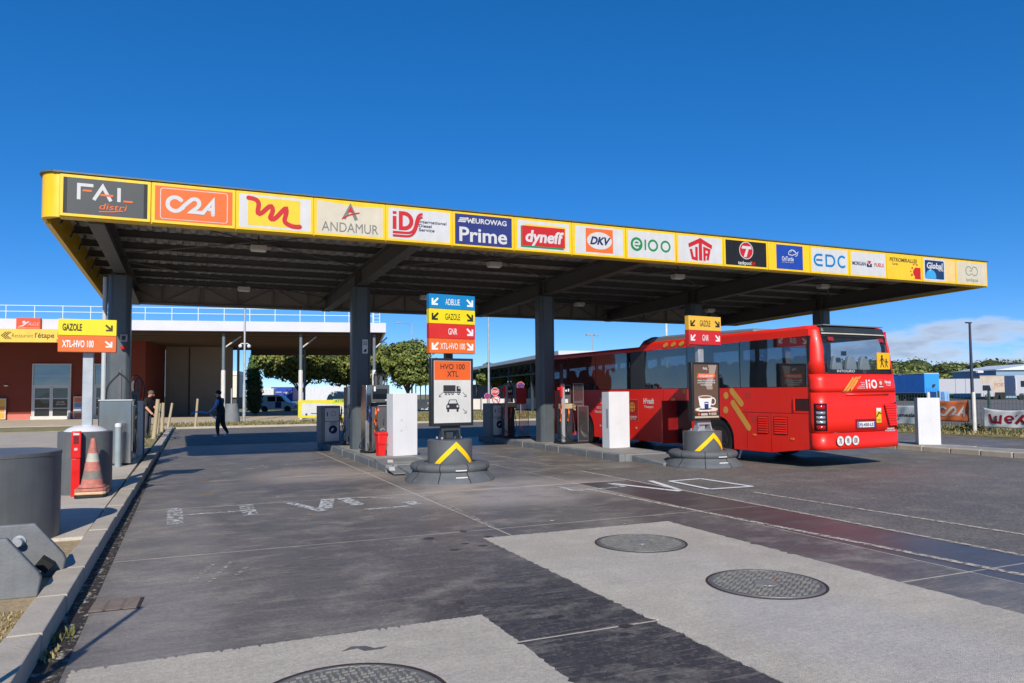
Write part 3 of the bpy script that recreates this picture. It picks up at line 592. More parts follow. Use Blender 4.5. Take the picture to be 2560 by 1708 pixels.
def panel(i):
    x0 = PX0 + PS * i; cx = x0 + PS / 2; cz = 4.75 + HF / 2
    e = B(); e.bx(-PS / 2 + .008, PS / 2 - .008, -.03, 0, -HF / 2 + .02, HF / 2 - .02, YELLOW)
    o = e.obj('logo_panel', canopy, bevel=.006, loc=(cx, CF - .002, cz))
    b = B(); b.y0 = -.031; W2, H2 = PS / 2 - .06, HF / 2 - .07
    R2 = b.rect2; T = b.text2
    if i == 0:
        R2(-W2, W2, -H2, H2, BLK, 0); R2(-W2 + .06, W2 - .06, -H2, H2, DGR, 1)
        for p in ([(-.42, -.06), (-.42, .20), (-.20, .20)], [(-.19, -.05), (-.055, .2), (.075, -.05)], [(.2, -.05), (.2, .2)]): b.stroke2(p, .055, WH, 2, cap=False)
        for q in ((-.36, -.22, .085, .12), (-.09, .11, .03, .065), (.27, .42, -.05, -.018)): R2(*q, ORG, 4)
        T('distri', .10, -.15, .11, ORG, 4, w=.42, shear=.25, bold=.004); b.stroke2([(-.1, -.25), (.1, -.235), (.26, -.21)], .018, ORG, 4)
    elif i == 1:
        R2(-W2, W2, -H2, H2, ORG, 0); b.rrect2(-.57, .57, -.285, .285, .05, WH, 1); b.rrect2(-.558, .558, -.273, .273, .04, ORG, 2); c2a(b, -.07, .0, .42, WH, .07, 3)
    elif i == 2:
        R2(-W2, W2, -H2, H2, WH, 0); R2(-.5, .46, -.27, .27, YEL, 1)
        b.stroke2(bez([(-.49, .245), (-.2, .24), (-.35, .05), (-.32, -.03), (-.26, -.12), (-.1, .22), (-.06, .09), (-.02, -.02), (-.15, -.10), (-.07, -.13), (.02, -.16), (.2, .22), (.2, .06), (.2, -.08), (.1, -.15), (.24, -.21), (.32, -.25), (.40, -.24), (.45, -.235)], 8), .085, RED, 2)
    elif i == 3:
        b.poly2([(-W2, -H2), (W2, -H2), (W2, H2 - .03), (.1, H2 - .05), (-W2, H2 + .015)], CRM, 0)
        b.stroke2([(-.13, -.0), (-.0, .25), (.12, -.01)], .07, GRY, 1, cap=False); b.poly2([(-.06, .14), (.0, .26), (.07, .14)], RED, 3); b.stroke2(bez([(-.16, .0), (-.06, .08), (.05, .12), (.17, .14)]), .025, RED, 4)
        T('ANDAMUR', 0, -.17, .19, GRY, 2, w=1.12, bold=.0)
    elif i == 4:
        R2(-W2, W2, -H2, H2, WH, 0); R2(-.57, -.49, -.12, .15, RED, 1); R2(-.57, -.49, .19, .25, RED, 1)
        b.stroke2([(-.4, .22), (-.33, .22)] + arc(-.33, .065, .155, 90, -90, 10) + [(-.4, -.09)], .085, RED, 1, cap=False); R2(-.443, -.36, -.13, .26, RED, 3)
        for d in (0, .07): b.stroke2([(-.57, -.18 - d), (-.28, -.18 - d)] + bez([(-.28, -.18 - d), (.0, -.18 - d), (-.16 + d, .22 - d * .3), (.06, .24 - d)], 12), .045, RED, 5, cap=False)
        for k, q in enumerate(('International', 'Diesel', 'Service')): T(q, -.02, .08 - .085 * k, .062, DBL, 3, w=(.6, .28, .34)[k], al='L', bold=.015)
    elif i == 5:
        R2(-W2, W2, -H2 - .01, H2 + .01, NAVY, 0); T('EUROWAG', .13, .2, .105, WH, 2, w=.8, bold=.025); b.poly2([(-.6, .15), (-.42, .15), (-.40, .18), (-.57, .18)], WH, 2); b.poly2([(-.58, .19), (-.4, .19), (-.38, .215), (-.55, .215)], WH, 2); b.poly2([(-.56, .225), (-.36, .225), (-.34, .25), (-.54, .25)], WH, 2)
        b.stroke2([(-.38, .25), (-.35, .16), (-.31, .22), (-.28, .16), (-.23, .25)], .026, WH, 3); T('Prime', -.01, -.1, .3, WH, 2, w=1.1, bold=.02)
    elif i == 6:
        R2(-W2 + .02, W2 - .02, -H2, H2, WH, 0); R2(-.46, .56, -.25, .24, YEL, 1); R2(-.56, .5, -.28, .19, GRN, 2); R2(-.53, .53, -.24, .20, RED, 3); T('dyneff', 0, -.02, .25, WH, 4, w=.92, bold=.035, shear=.15)
    elif i == 7:
        R2(-W2 + .02, W2 - .02, -H2, H2, WH, 0); R2(-.36, .36, -.275, .275, ORG, 1); b.circ2(0, 0, .33, WH, 2, rz=.2); T('DKV', 0, 0, .17, DBL, 3, w=.5, bold=.045, shear=.3)
    elif i == 8:
        R2(-W2, W2, -H2, H2, WH, 0); b.circ2(-.42, .0, .165, GRN, 1); b.ring2(-.42, 0, .085, .04, WH, 2, a0=0, a1=310); R2(-.50, -.335, -.02, .018, WH, 3); R2(-.2, -.155, -.125, .125, GRN, 1)
        for q in (.04, .40): b.ring2(q, 0, .12, .05, GRN, 1)
    elif i == 9:
        R2(-W2, W2, -H2, H2, WH, 0); b.poly2([(-.36, .13), (0, .29), (.36, .13), (.345, .03), (.05, .155), (.05, -.27), (-.05, -.27), (-.05, .155), (-.345, .03)], RED, 1)
        b.stroke2([(-.29, .0), (-.235, -.22), (-.12, -.24), (-.12, .06)], .075, RED, 1, cap=False); b.stroke2([(.12, -.27), (.12, .04), (.27, .0), (.21, -.25)], .07, RED, 1, cap=False); R2(.12, .25, -.14, -.08, RED, 3)
    elif i == 10:
        R2(-W2, W2, -H2, H2, BLK, 0); b.circ2(0, .08, .225, WH, 1); b.circ2(0, .08, .205, RED, 2); b.poly2([(-.15, .12), (.17, .12), (.15, .19), (-.13, .19)], WH, 3); b.poly2([(.0, .12), (.075, .12), (.0, -.09), (-.09, -.09)], WH, 3)
        T('tankpool', -.06, -.24, .09, WH, 2, w=.42, bold=.02); T('24', .22, -.24, .09, RED, 2, w=.12, bold=.02)
    elif i == 11:
        R2(-.44, .46, -H2, H2, BLU, 1); T('OnTurtle', -.06, -.04, .11, WH, 2, w=.40, bold=.02); b.stroke2(arc(.1, .10, .13, 200, 0, 10, .1) + [(.1, .06), (-.02, .07)], .02, WH, 2); b.stroke2([(.22, .1), (.3, .16), (.26, .06), (.2, .04)], .018, WH, 3); b.stroke2([(0.02, .13), (.1, .2), (.2, .14)], .014, WH, 4)
        T('the trusted fuel network', -.06, -.13, .028, WH, 2, w=.4, bold=.004)
    elif i == 12:
        R2(-W2, W2 - .02, -H2, H2, WH, 0); b.stroke2([(-.27, .14), (-.42, .14)] + arc(-.42, 0, .14, 90, 270, 10) + [(-.27, -.14)], .06, CYN, 1, cap=False); R2(-.5, -.28, -.025, .025, CYN, 3)
        b.stroke2([(-.14, -.14), (-.14, .14), (.02, .14)] + arc(.02, 0, .14, 90, -90, 12) + [(-.16, -.14)], .06, CYN, 1, cap=False); b.stroke2(arc(.44, 0, .145, 45, 315, 16), .06, CYN, 1, cap=False)
    elif i == 13:
        R2(-W2, W2, -H2, H2, WH, 0); T('MORGAN', -.36, 0, .1, DBL, 2, w=.5, bold=.02); T('FUELS', .41, 0, .1, RED, 2, w=.36, bold=.02); R2(-.07, .13, -.08, .02, DBL, 1); b.poly2([(-.07, .09), (.03, -.05), (.13, .09)], WH, 2); b.poly2([(-.05, .09), (.03, -.01), (.11, .09)], RED, 3)
    elif i == 14:
        R2(-W2, W2, -H2, H2, YEL, 0); T('PETROMIRALLES', -.05, .2, .105, ink((98, 84, 40)), 2, w=1.1, bold=.02, shear=.1); T('Cards', -.5, .08, .06, ink((98, 84, 40)), 2, w=.22, al='L'); R2(.42, .64, -.31, .02, RED, 2); b.circ2(.45, -.12, .12, RED, 2.3); b.poly2([(.38, -.3), (.5, -.05), (.66, -.31)], RED, 2.6)
        for a in ((.3, .0, .03), (.24, -.1, .022), (.35, .1, .022), (.28, -.2, .035), (.42, .12, .02), (.5, .1, .03)): b.circ2(*a, RED, 2.9, n=12)
    elif i == 15:
        R2(-.22, .7, -H2, H2, ink((240, 206, 138)), 0); b.rrect2(-.66, .26, -H2 - .01, H2 + .01, .04, WH, 1); b.rrect2(-.6, .2, -.27, .27, .03, ink((24, 56, 104)), 2); T('Global', -.2, .12, .17, WH, 3, w=.66, bold=.03, shear=.12); T('STAR', .08, .0, .06, WH, 3, w=.2, bold=.02)
        b.poly2([(-.6, -.26)] + arc(-.36, -.2, .22, 165, -15, 12, .2)[:] + [(-.14, -.26)], ink((60, 168, 226)), 3); b.stroke2(arc(-.2, -.16, .24, 150, 40, 10), .02, WH, 4)
    else:
        R2(-W2, W2, -H2, H2, CRM, 0)
        for q in (-.13, .13): b.ring2(q, .06, .13, .032, ink((142, 158, 138)), 1, a0=30 if q < 0 else -150, a1=330 if q < 0 else 180)
        R2(-.1, .0, .05, .075, ink((142, 158, 138)), 2); T('tankpas', 0, -.2, .11, ink((150, 156, 150)), 2, w=.56, bold=.005)
    b.obj('print', o, smooth=0, recalc=False)
for i in range(17): panel(i)
# small items fixed on the columns
cs = thing('camera_notice', 'small white video surveillance notice on the second canopy column', 'notice', (4.34 + .08, CY - .256, 2.95))
b = B(); b.bx(-.075, .075, -.006, 0, -.19, .19, WHITE); b.y0 = -.007; b.obj('plate', cs); b = B(); b.y0 = -.008; b.poly2([(-.05, -.12), (.03, -.06), (.05, -.09), (-.03, -.15)], BLK); b.rect2(-.01, .03, -.15, -.1, BLK, 1.5)
for k in range(3): b.rect2(-.06, .06, .04 + k * .04, .058 + k * .04, GRY)
b.obj('print', cs, smooth=0)
al = thing('alarm_beacon', 'red alarm sounder under a small grey box on the leftmost column', 'alarm', (-1.42, CY - .256, 2.84))
B().bx(-.08, .08, -.05, 0, .12, .30, mat('beacon_box', (170, 150, 150), .5)).obj('box', al, bevel=.01); B().lathe([(.001, -.07), (.06, -.06), (.075, 0)], REDP, n=16).obj('sounder', al, loc=(0, -.05, 0)); B().bx(-.04, .04, -.053, -.05, .16, .26, BLACK).obj('lens', al, smooth=0)
# ================================================================ PUMP ISLANDS
ISL = mat('island_concrete', (150, 148, 144), .8, var=.18, vs=3, bump=.2, dirt=.4)
def island(x0, x1, y0, y1, label, h=.17, KM=None):
    KM = KM or CONC_G
    t = thing('pump_island', label, 'pump island', ((x0 + x1) / 2, (y0 + y1) / 2, 0))
    w, l = (x1 - x0) / 2, (y1 - y0) / 2; k = .16
    B().bx(-w + k, w - k, -l + k, l - k, -.03, h - .006, ISL).obj('slab', t, smooth=0)
    y = -l
    while y < l - .05:
        e = min(y + .8, l)
        for sx in (-1, 1):
            a, c = sx * (w - k + .003), sx * w; hh = h + rnd.uniform(-.008, .006); j = rnd.uniform(-.008, .008)
            B().bx(min(a, c + j), max(a, c + j), y + .006, e - .006, -.04, hh, KM).obj('kerb_stone', t, bevel=.025, smooth=0)
        y = e
    for sy in (-1, 1):
        a, c = sy * (l - k), sy * l
        B().bx(-w + k, w - k, min(a, c) + (.003 if sy < 0 else .003), max(a, c), -.04, h + .002, KM).obj('kerb_stone', t, bevel=.025, smooth=0)
    return t
island(3.84, 5.15, 15.4, 24.3, 'raised concrete pump island around the second canopy column')
island(9.45, 10.95, 15.2, 24.6, 'raised concrete pump island around the third canopy column')
island(14.9, 16.2, 16.0, 24.5, 'raised concrete pump island behind the red bus')
island(20.7, 22.0, 18.5, 24.5, 'raised concrete pump island under the rightmost column')
island(18.25, 19.35, 6.0, 17.5, 'long low concrete island at the right carrying a white cabinet', .13, CONC)
# sloping tongue between the island and the round base
for x, nm in ((4.6, 'second'), (10.3, 'third')):
    t = thing('ramp_tongue', 'sloping concrete tongue joining the %s column island to its round sign base' % nm, 'ramp', (x, 14.9, 0))
    B().prism([(-.55, -.03), (.55, -.03), (.55, .155), (-.55, .05)] if False else [(-1.0, -.03), (.5, -.03), (.5, .15), (-1.0, .06)], CONC_G, 'yz', -.52, .52).obj('slab', t, bevel=.02)

# ---------------------------------------------------------------- round sign bases
YL = mat('chevron_yellow', (250, 196, 0), .4, var=.06)
def chevron(t, r, zb, zt, a0=-90., spread=58.):
    b = B(); n = 26; th = .115
    for s in (-1, 1):
        vs = []
        for k in range(n + 1):
            f = k / n; z = zt - (zt - zb) * f; a = R(a0 + s * spread * f)
            lo = max(zb, z - th); vs += [((r + .003) * math.cos(a), (r + .003) * math.sin(a), z), ((r + .003) * math.cos(a), (r + .003) * math.sin(a), lo)]
        b.add(vs, [(2 * k, 2 * k + 1, 2 * k + 3, 2 * k + 2) for k in range(n)], YL)
    return b.obj('chevron', t, smooth=60)
RINGC = mat('worn_grey_ring_concrete', (90, 94, 97), .72, var=.25, vs=4, bump=.22, bs=35, dirt=.35)
def round_base(x, y, label, rz):
    t = thing('sign_base', label, 'sign base', (x, y, 0), rz, 'round bases of the lane signs')
    prof = [(.50, .0), (.865, .0), (.86, .035), (.80, .09), (.735, .15), (.715, .19), (.755, .225), (.765, .28), (.74, .325), (.68, .345), (.5, .345)]
    for k in range(9):
        a = k * 40; B().lathe(prof, RINGC, n=7, a0=R(a + .5), a1=R(a + 39.5)).obj('ring_block', t, smooth=50)
    B().lathe([(1e-3, .33), (.5, .33)], RINGC, n=24).obj('infill', t)
    B().lathe([(1e-3, .77), (.415, .77), (.43, .755), (.43, .30)], STEEL_G, n=56).obj('drum', t, smooth=40)
    chevron(t, .43, .335, .745)
    for z in (.225, .10):
        rr = .768 if z > .2 else .80
        B().add([(rr * math.cos(R(-90 + q)), rr * math.sin(R(-90 + q)), z + d) for d in (0, .022) for q in range(-8, 9, 2)], [(k, k + 1, k + 10, k + 9) for k in range(8)], WHITE_W).obj('reflector_strip', t)
    return t
def sign_head(x, y, rz, label, rows, w, zb, zt, pw, pz0, pz1, poster, post_z0=.77, post_col=None):
    t = thing('lane_sign', label, 'sign', (x, y, 0), rz)
    PC = post_col or mat('sign_post_dark', (56, 60, 64), .45, var=.1)
    B().bx(-.075, .075, .0, .12, post_z0 + .012, zb + .3, PC).obj('post', t, bevel=.008)
    B().bx(-.26, .26, -.10, .2, post_z0, post_z0 + .012, PC).obj('base_plate', t)
    for sx in (-1, 1):
        for sy in (-.07, .16): B().cyl((sx * .2, sy, post_z0 + .012), (sx * .2, sy, post_z0 + .05), .02, GALV, n=6).obj('bolt', t)
    if poster:
        for sx in (-1, 1): B().prism([(-.10, post_z0 + .012), (.10, post_z0 + .012), (.03, pz0 - .002), (-.03, pz0 - .002)], PC, 'yz', sx * .18 - .015, sx * .18 + .015).obj('bracket', t)
        B().bx(-.2, .2, -.05, .0, pz0 - .09, pz0, PC).obj('bracket_plate', t)
        fr = B(); FR = mat('poster_frame_black', (34, 35, 37), .4, var=.1)
        fr.bx(-pw / 2, pw / 2, -.13, -.005, pz0, pz1, FR); f = fr.obj('poster_frame', t, bevel=.012)
        p = B(); p.y0 = -.1315; poster(p, pw / 2 - .055, pz0 + .06, pz1 - .05); p.obj('poster', f, smooth=0, recalc=False)
    hh = (zt - zb) / len(rows)
    for k, (txt, bgc, fg, la, ra) in enumerate(rows):
        z1 = zt - k * hh; z0 = z1 - hh
        e = B(); e.bx(-w / 2, w / 2, -.14, -.01, z0 + .002, z1 - .002, ink(bgc)); o = e.obj('sign_plate', t, bevel=.006)
        b = B(); b.y0 = -.141; zc = (z0 + z1) / 2; m = ink(fg)
        if len(rows) == 2 and w < .9:
            b.text2(txt, -w / 2 + .06, zc + .0, hh * .40, m, 2, w=(.27 if txt == 'GAZOLE' else .44), al='L', bold=.03); la, ra = 0, 1; av = .11, .11
        else:
            b.text2(txt, 0, zc, hh * .42, m, 2, w={'ADBLUE': .31, 'GAZOLE': .32, 'GNR': .19}.get(txt, .53), bold=.004)
            av = .12, .15
        b.obj('lettering', o, smooth=0, recalc=False)
        for on, g in ((la, -1), (ra, 1)):
            if on: b = B(); b.y0 = -.141; b.arrow2(g * (w / 2 - av[0]), zc, av[1], m, left=g < 0); b.obj('arrow', o, smooth=0, recalc=False)
    return t
def poster_hvo(p, hw, z0, z1):
    W_ = ink((204, 204, 200)); O_ = ink((236, 100, 34)); D_ = ink((66, 46, 40)); K = ink((50, 50, 52)); zm = z1 - (z1 - z0) * .31
    p.rect2(-hw, hw, z0, z1, ink((214, 212, 206)), 0); p.rect2(-hw + .008, hw - .008, zm, z1 - .006, O_, 1); p.text2('HVO 100', 0, z1 - .11, .10, D_, 3, w=.52, bold=.012); p.text2('XTL', 0, z1 - .25, .105, D_, 3, w=.24, bold=.012)
    zt = zm - .17
    p.rect2(-.20, .06, zt - .05, zt + .07, K, 2); p.poly2([(.08, zt - .05), (.175, zt - .05), (.17, zt), (.14, zt + .05), (.08, zt + .05)], K, 2); p.poly2([(.12, zt), (.16, zt), (.137, zt + .038), (.12, zt + .038)], W_, 3)
    p.rect2(-.2, .175, zt - .075, zt - .058, K, 2)
    for q in (-.145, -.075, -.005, .125): p.circ2(q, zt - .09, .026, K, 3); p.circ2(q, zt - .09, .012, W_, 4)
    for s, zq in ((-1, zt - .1), (1, zt - .1), (1, zt - .42)):
        a = s * .22; c = s * .29; p.stroke2([(a, zq + .03), (c, zq - .05)], .009, K, 2); p.stroke2([(c, zq - .005), (c, zq - .05), (c - s * .05, zq - .05)], .009, K, 3)
    zc = zt - .34
    p.poly2([(-.14, zc - .05), (.14, zc - .05), (.14, zc + .02), (.11, zc + .055), (-.11, zc + .055), (-.14, zc + .02)], K, 2); p.poly2([(-.11, zc + .055), (.11, zc + .055), (.075, zc + .135), (-.075, zc + .135)], K, 2.5); p.poly2([(-.088, zc + .06), (.088, zc + .06), (.062, zc + .122), (-.062, zc + .122)], W_, 3.2)
    for q in (-.1, .1): p.circ2(q, zc + .005, .022, W_, 3); p.rrect2(q - .022, q + .022, zc - .10, zc - .045, .012, K, 2.7)
def poster_cafe(p, hw, z0, z1):
    BG = ink((104, 82, 68)); CR_ = ink((236, 226, 214)); OR = ink((238, 108, 62)); BR = ink((150, 92, 56)); WT = ink((240, 240, 238)); NB = ink((30, 62, 128)); SMK = ink((168, 154, 142))
    p.rect2(-hw, hw, z0, z1, BG, 0); h = z1 - z0
    for k in range(5): p.stroke2(bez([(.05 + k * .03, z0 + .55 * h), (-.1 + k * .06, z0 + .68 * h), (.2, z0 + .72 * h), (.1 + k * .05, z1 - .03)], 10), .05, SMK, 1 + k * .1)
    p.text2('FAL', -.02, z1 - .09, .055, WT, 3, w=.14, bold=.01); p.rect2(-.005, .025, z1 - .155, z1 - .14, OR, 3)
    p.poly2([(-.28, z1 - .30), (-.24, z1 - .20), (.27, z1 - .21), (.29, z1 - .26), (.22, z1 - .31), (-.2, z1 - .315)], OR, 3); p.text2('VOTRE CAFÉ OFFERT', .0, z1 - .26, .05, WT, 5, w=.44, bold=.02)
    for k, s in enumerate(('RENDEZ-VOUS À L\'ACCUEIL DE', 'LA STATION-SERVICE AVEC VOTRE', 'FACTURE DU JOUR')): p.text2(s, 0, z1 - .36 - .05 * k, .030, WT, 4, w=(.52, .54, .34)[k], bold=.01)
    p.circ2(0, z0 + .19, hw - .02, CR_, 2, rz=.055); p.poly2([(-.25, z0 + .47), (.17, z0 + .47), (.13, z0 + .27), (.07, z0 + .21), (-.15, z0 + .21), (-.21, z0 + .27)], WT, 3); p.circ2(-.04, z0 + .47, .21, CR_, 4, rz=.035); p.circ2(-.04, z0 + .465, .19, BR, 5, rz=.025)
    p.ring2(.19, z0 + .37, .075, .028, WT, 4, a0=-130, a1=130); p.rect2(-.07, .05, z0 + .21, z0 + .36, NB, 6); p.rect2(-.06, .04, z0 + .315, z0 + .335, WT, 7); p.circ2(-.04, z0 + .2, .2, ink((40, 44, 70)), 2.5, rz=.02)
    p.rect2(-hw, hw, z0 + .045, z0 + .13, ink((74, 52, 44)), 4); p.circ2(-.24, z0 + .088, .03, OR, 5); p.rect2(-.18, .02, z0 + .055, z0 + .105, ink((196, 190, 184)), 5); p.rect2(-.14, .04, z0 + .135, z0 + .15, OR, 5); p.rect2(.13, .29, z0 + .06, z0 + .115, ink((176, 168, 160)), 5); p.rect2(.08, .3, z0 + .13, z0 + .155, OR, 5); p.circ2(.08, z0 + .09, .025, ink((200, 196, 190)), 6); p.rect2(-hw, hw, z0, z0 + .04, ink((206, 190, 166)), 5)
round_base(4.66, 13.65, 'round grey base with yellow chevron under the blue topped lane sign', R(-3))
sign_head(4.66, 13.65, R(7), 'lane sign with blue, yellow, red and orange fuel plates above a fuel poster', [('ADBLUE', (0, 134, 196), (240, 244, 246), 1, 1), ('GAZOLE', (246, 222, 20), (48, 44, 20), 1, 1), ('GNR', (220, 44, 40), (244, 240, 238), 0, 1), ('XTL-HVO 100', (240, 112, 40), (246, 244, 240), 1, 1)], .98, 2.42, 3.56, .90, 1.03, 2.33, poster_hvo)
round_base(10.66, 13.65, 'round grey base with yellow chevron standing in front of the bus wheel', R(-4))
sign_head(10.68, 13.65, R(6), 'lane sign with yellow and red fuel plates above a coffee cup poster', [('GAZOLE', (246, 194, 70), (52, 46, 30), 1, 1), ('GNR', (212, 46, 52), (244, 240, 238), 1, 1)], .98, 2.70, 3.35, .84, 1.0, 2.31, poster_cafe, post_col=GALV)
# ---------------------------------------------------------------- left sign, drum, cone, fire post
t = thing('sign_base', 'plain grey steel drum carrying the left lane sign behind the cone', 'sign base', (-1.48, 13.6, .128))
B().lathe([(1e-3, .97), (.375, .97), (.385, .96), (.385, 0)], STEEL_G, n=48).obj('drum', t, smooth=40)
B().lathe([(1e-3, 1.07), (.15, 1.06), (.25, 1.02), (.31, .972)], WHITE, n=40).obj('domed_cap', t, smooth=60)
t = sign_head(-1.48, 13.72, R(0), 'left lane sign with one yellow and one orange fuel plate on a steel post', [('GAZOLE', (246, 226, 40), (74, 66, 22), 0, 1), ('XTL-HVO 100', (240, 116, 48), (246, 240, 236), 0, 1)], .82, 2.36, 2.89, 0, 0, 0, None, post_z0=1.09, post_col=mat('pale_steel_post', (168, 174, 178), .4, metal=.3, var=.06))
fp = thing('fire_post', 'narrow red steel fire equipment post beside the traffic cone', 'fire post', (-1.55, 13.12, .128), R(4))
B().bx(-.06, .06, -.05, .05, 0, .58, REDP).obj('post', fp, bevel=.01); B().bx(-.068, .068, -.062, .055, .582, .99, REDP).obj('cabinet', fp, bevel=.012)
b = B(); b.y0 = -.064; b.rect2(-.035, .035, .80, .92, ink((120, 20, 20)), 1); b.rect2(-.04, .04, .935, .965, ink((244, 226, 222)), 1); b.rect2(-.025, .02, .70, .74, ink((240, 180, 176)), 1); b.obj('label_print', fp, smooth=0)
CO = mat('faded_cone_orange', (188, 116, 102), .8, var=.35, vs=14, dirt=.55); CW = mat('dirty_cone_white', (176, 176, 160), .75, var=.2, vs=14, dirt=.35); CD = mat('grimy_cone_band', (126, 118, 110), .8, var=.25, vs=14, dirt=.4)
cone = thing('traffic_cone', 'faded orange and white traffic cone standing on stacked cone bases', 'cone', (-1.31, 12.98, .128))
z0 = .0
for k in range(3):
    j = rnd.uniform(-.012, .012); a = R(rnd.uniform(-5, 5)); T = Matrix.Rotation(a, 4, 'Z'); bb = B(); bb.T = T
    P = [(-.21, -.17), (-.17, -.21), (.17, -.21), (.21, -.17), (.21, .17), (.17, .21), (-.17, .21), (-.21, .17)]
    bb.prism([(x + j, y + j) for x, y in P], (CO, mat('pale_cone_base', (214, 178, 140), .8, var=.2, dirt=.3), RUBBER)[2 - k], 'xy', z0, z0 + .045); bb.obj('base', cone, bevel=.012); z0 += .048
def band(za, zb, m):
    f = lambda z: .165 - .135 * (z - .14) / .74
    return B().lathe([(f(za), za), (f(zb), zb)], m, n=28).obj('band', cone, smooth=60)
B().lathe([(.175, .144), (.19, .15), (.17, .19)], CO, n=28).obj('skirt', cone, smooth=60)
for za, zb, m in ((.155, .27, CO), (.27, .40, CD), (.40, .53, CO), (.53, .66, CW), (.66, .88, CO)): band(za, zb, m)
B().lathe([(.0315, .88), (.028, .885), (.02, .885), (.02, .84)], CO, n=20).obj('tip', cone)
# near drum and the heavy bracket plates at the lower left
t = thing('steel_drum', 'large grey steel drum cut off by the left edge of the picture', 'drum', (-1.96, 9.62, .09))
B().lathe([(1e-3, .965), (.66, .965), (.67, .972), (.685, .965), (.685, .93), (.68, .925), (.68, 0)], STEEL_G, n=72).obj('shell', t, smooth=35)
PLT = mat('thick_grey_plate', (112, 115, 117), .5, var=.16, vs=5, bump=.15, bs=45, dirt=.35, streak=.25)
t = thing('steel_bracket', 'pair of thick chamfered grey steel plates in front of the large drum', 'bracket', (0, 0, 0))
def plate(y, cut):
    xr, zt = (-1.03, .56) if cut == 0 else (-.955, .56)
    P = [(-2.35, .09), (xr - .02, .09), (xr, .24), (xr - .02, .285), (xr - .235, zt), (-2.1, zt), (-2.35, .25)]
    return B().prism(P, PLT, 'xz', y, y + .065).obj('plate', t, bevel=.012)
plate(6.85, 0); plate(7.55, 1)
B().cyl((-1.30, 7.55, .42), (-1.30, 7.46, .42), .035, GALV, n=20).obj('bolt', t); B().cyl((-1.30, 7.548, .42), (-1.30, 7.54, .42), .05, GALV, n=20).obj('washer', t)
bb = B(); bb.T = Matrix.Translation((-1.10, 7.52, .22)) @ Matrix.Rotation(R(38), 4, 'Y'); bb.bx(-.055, .055, -.1, .029, -.045, .045, mat('hole_shade', (18, 18, 19), .8, var=.1)); bb.obj('hole_stub', t)  # stub coloured black for the shade inside a square hole
B().bx(-2.0, -1.75, 6.92, 7.54, .3, .45, PLT).obj('cross_beam', t, bevel=.01)
# post outside the picture whose shadow reaches in from the lower left
t = thing('marker_post', 'slim steel marker post left of the camera, seen only by its shadow', 'post', (-1.22, 3.75, .09)); B().cyl((0, 0, 0), (0, 0, 1.72), .022, GALV, n=10).obj('shaft', t); B().bx(-.05, .05, -.02, .02, .95, 1.1, GALV).obj('clamp', t)

# ---------------------------------------------------------------- dispensers
HOSE = mat('black_hose', (34, 34, 35), .55, var=.15, vs=20)
PLEXI = glass('scratched_plexiglas', (.94, .91, .90), .07, .08, .05)
GREYP = mat('dark_grey_panel', (84, 86, 90), .4, var=.12); SCREEN = mat('dark_screen', (22, 26, 32), .12, var=.1)
def nozzle(t, x, y, z, grip, s=1., name='nozzle'):
    b = B(); b.tube(smoothpath([(x, y, z - .16 * s), (x + .01, y - .03 * s, z - .05 * s), (x + .01, y - .05 * s, z + .05 * s)], 4), .022 * s, grip, 8); b.tube(smoothpath([(x + .01, y - .05 * s, z + .05 * s), (x + .02, y - .03 * s, z + .14 * s), (x + .035, y + .05 * s, z + .2 * s)], 4), [.026 * s] * 4 + [.015 * s] * 5, grip, 8)
    b.tube(smoothpath([(x + .01, y - .06 * s, z + .06 * s), (x - .02, y - .1 * s, z), (x, y - .05 * s, z - .11 * s)], 4), .008 * s, BLACK, 6)
    return b.obj(name, t, smooth=60)
def hose(t, pts, r=.016, m=None): return B().tube(smoothpath(pts, 8), r, m or HOSE, 8).obj('hose', t, smooth=60)
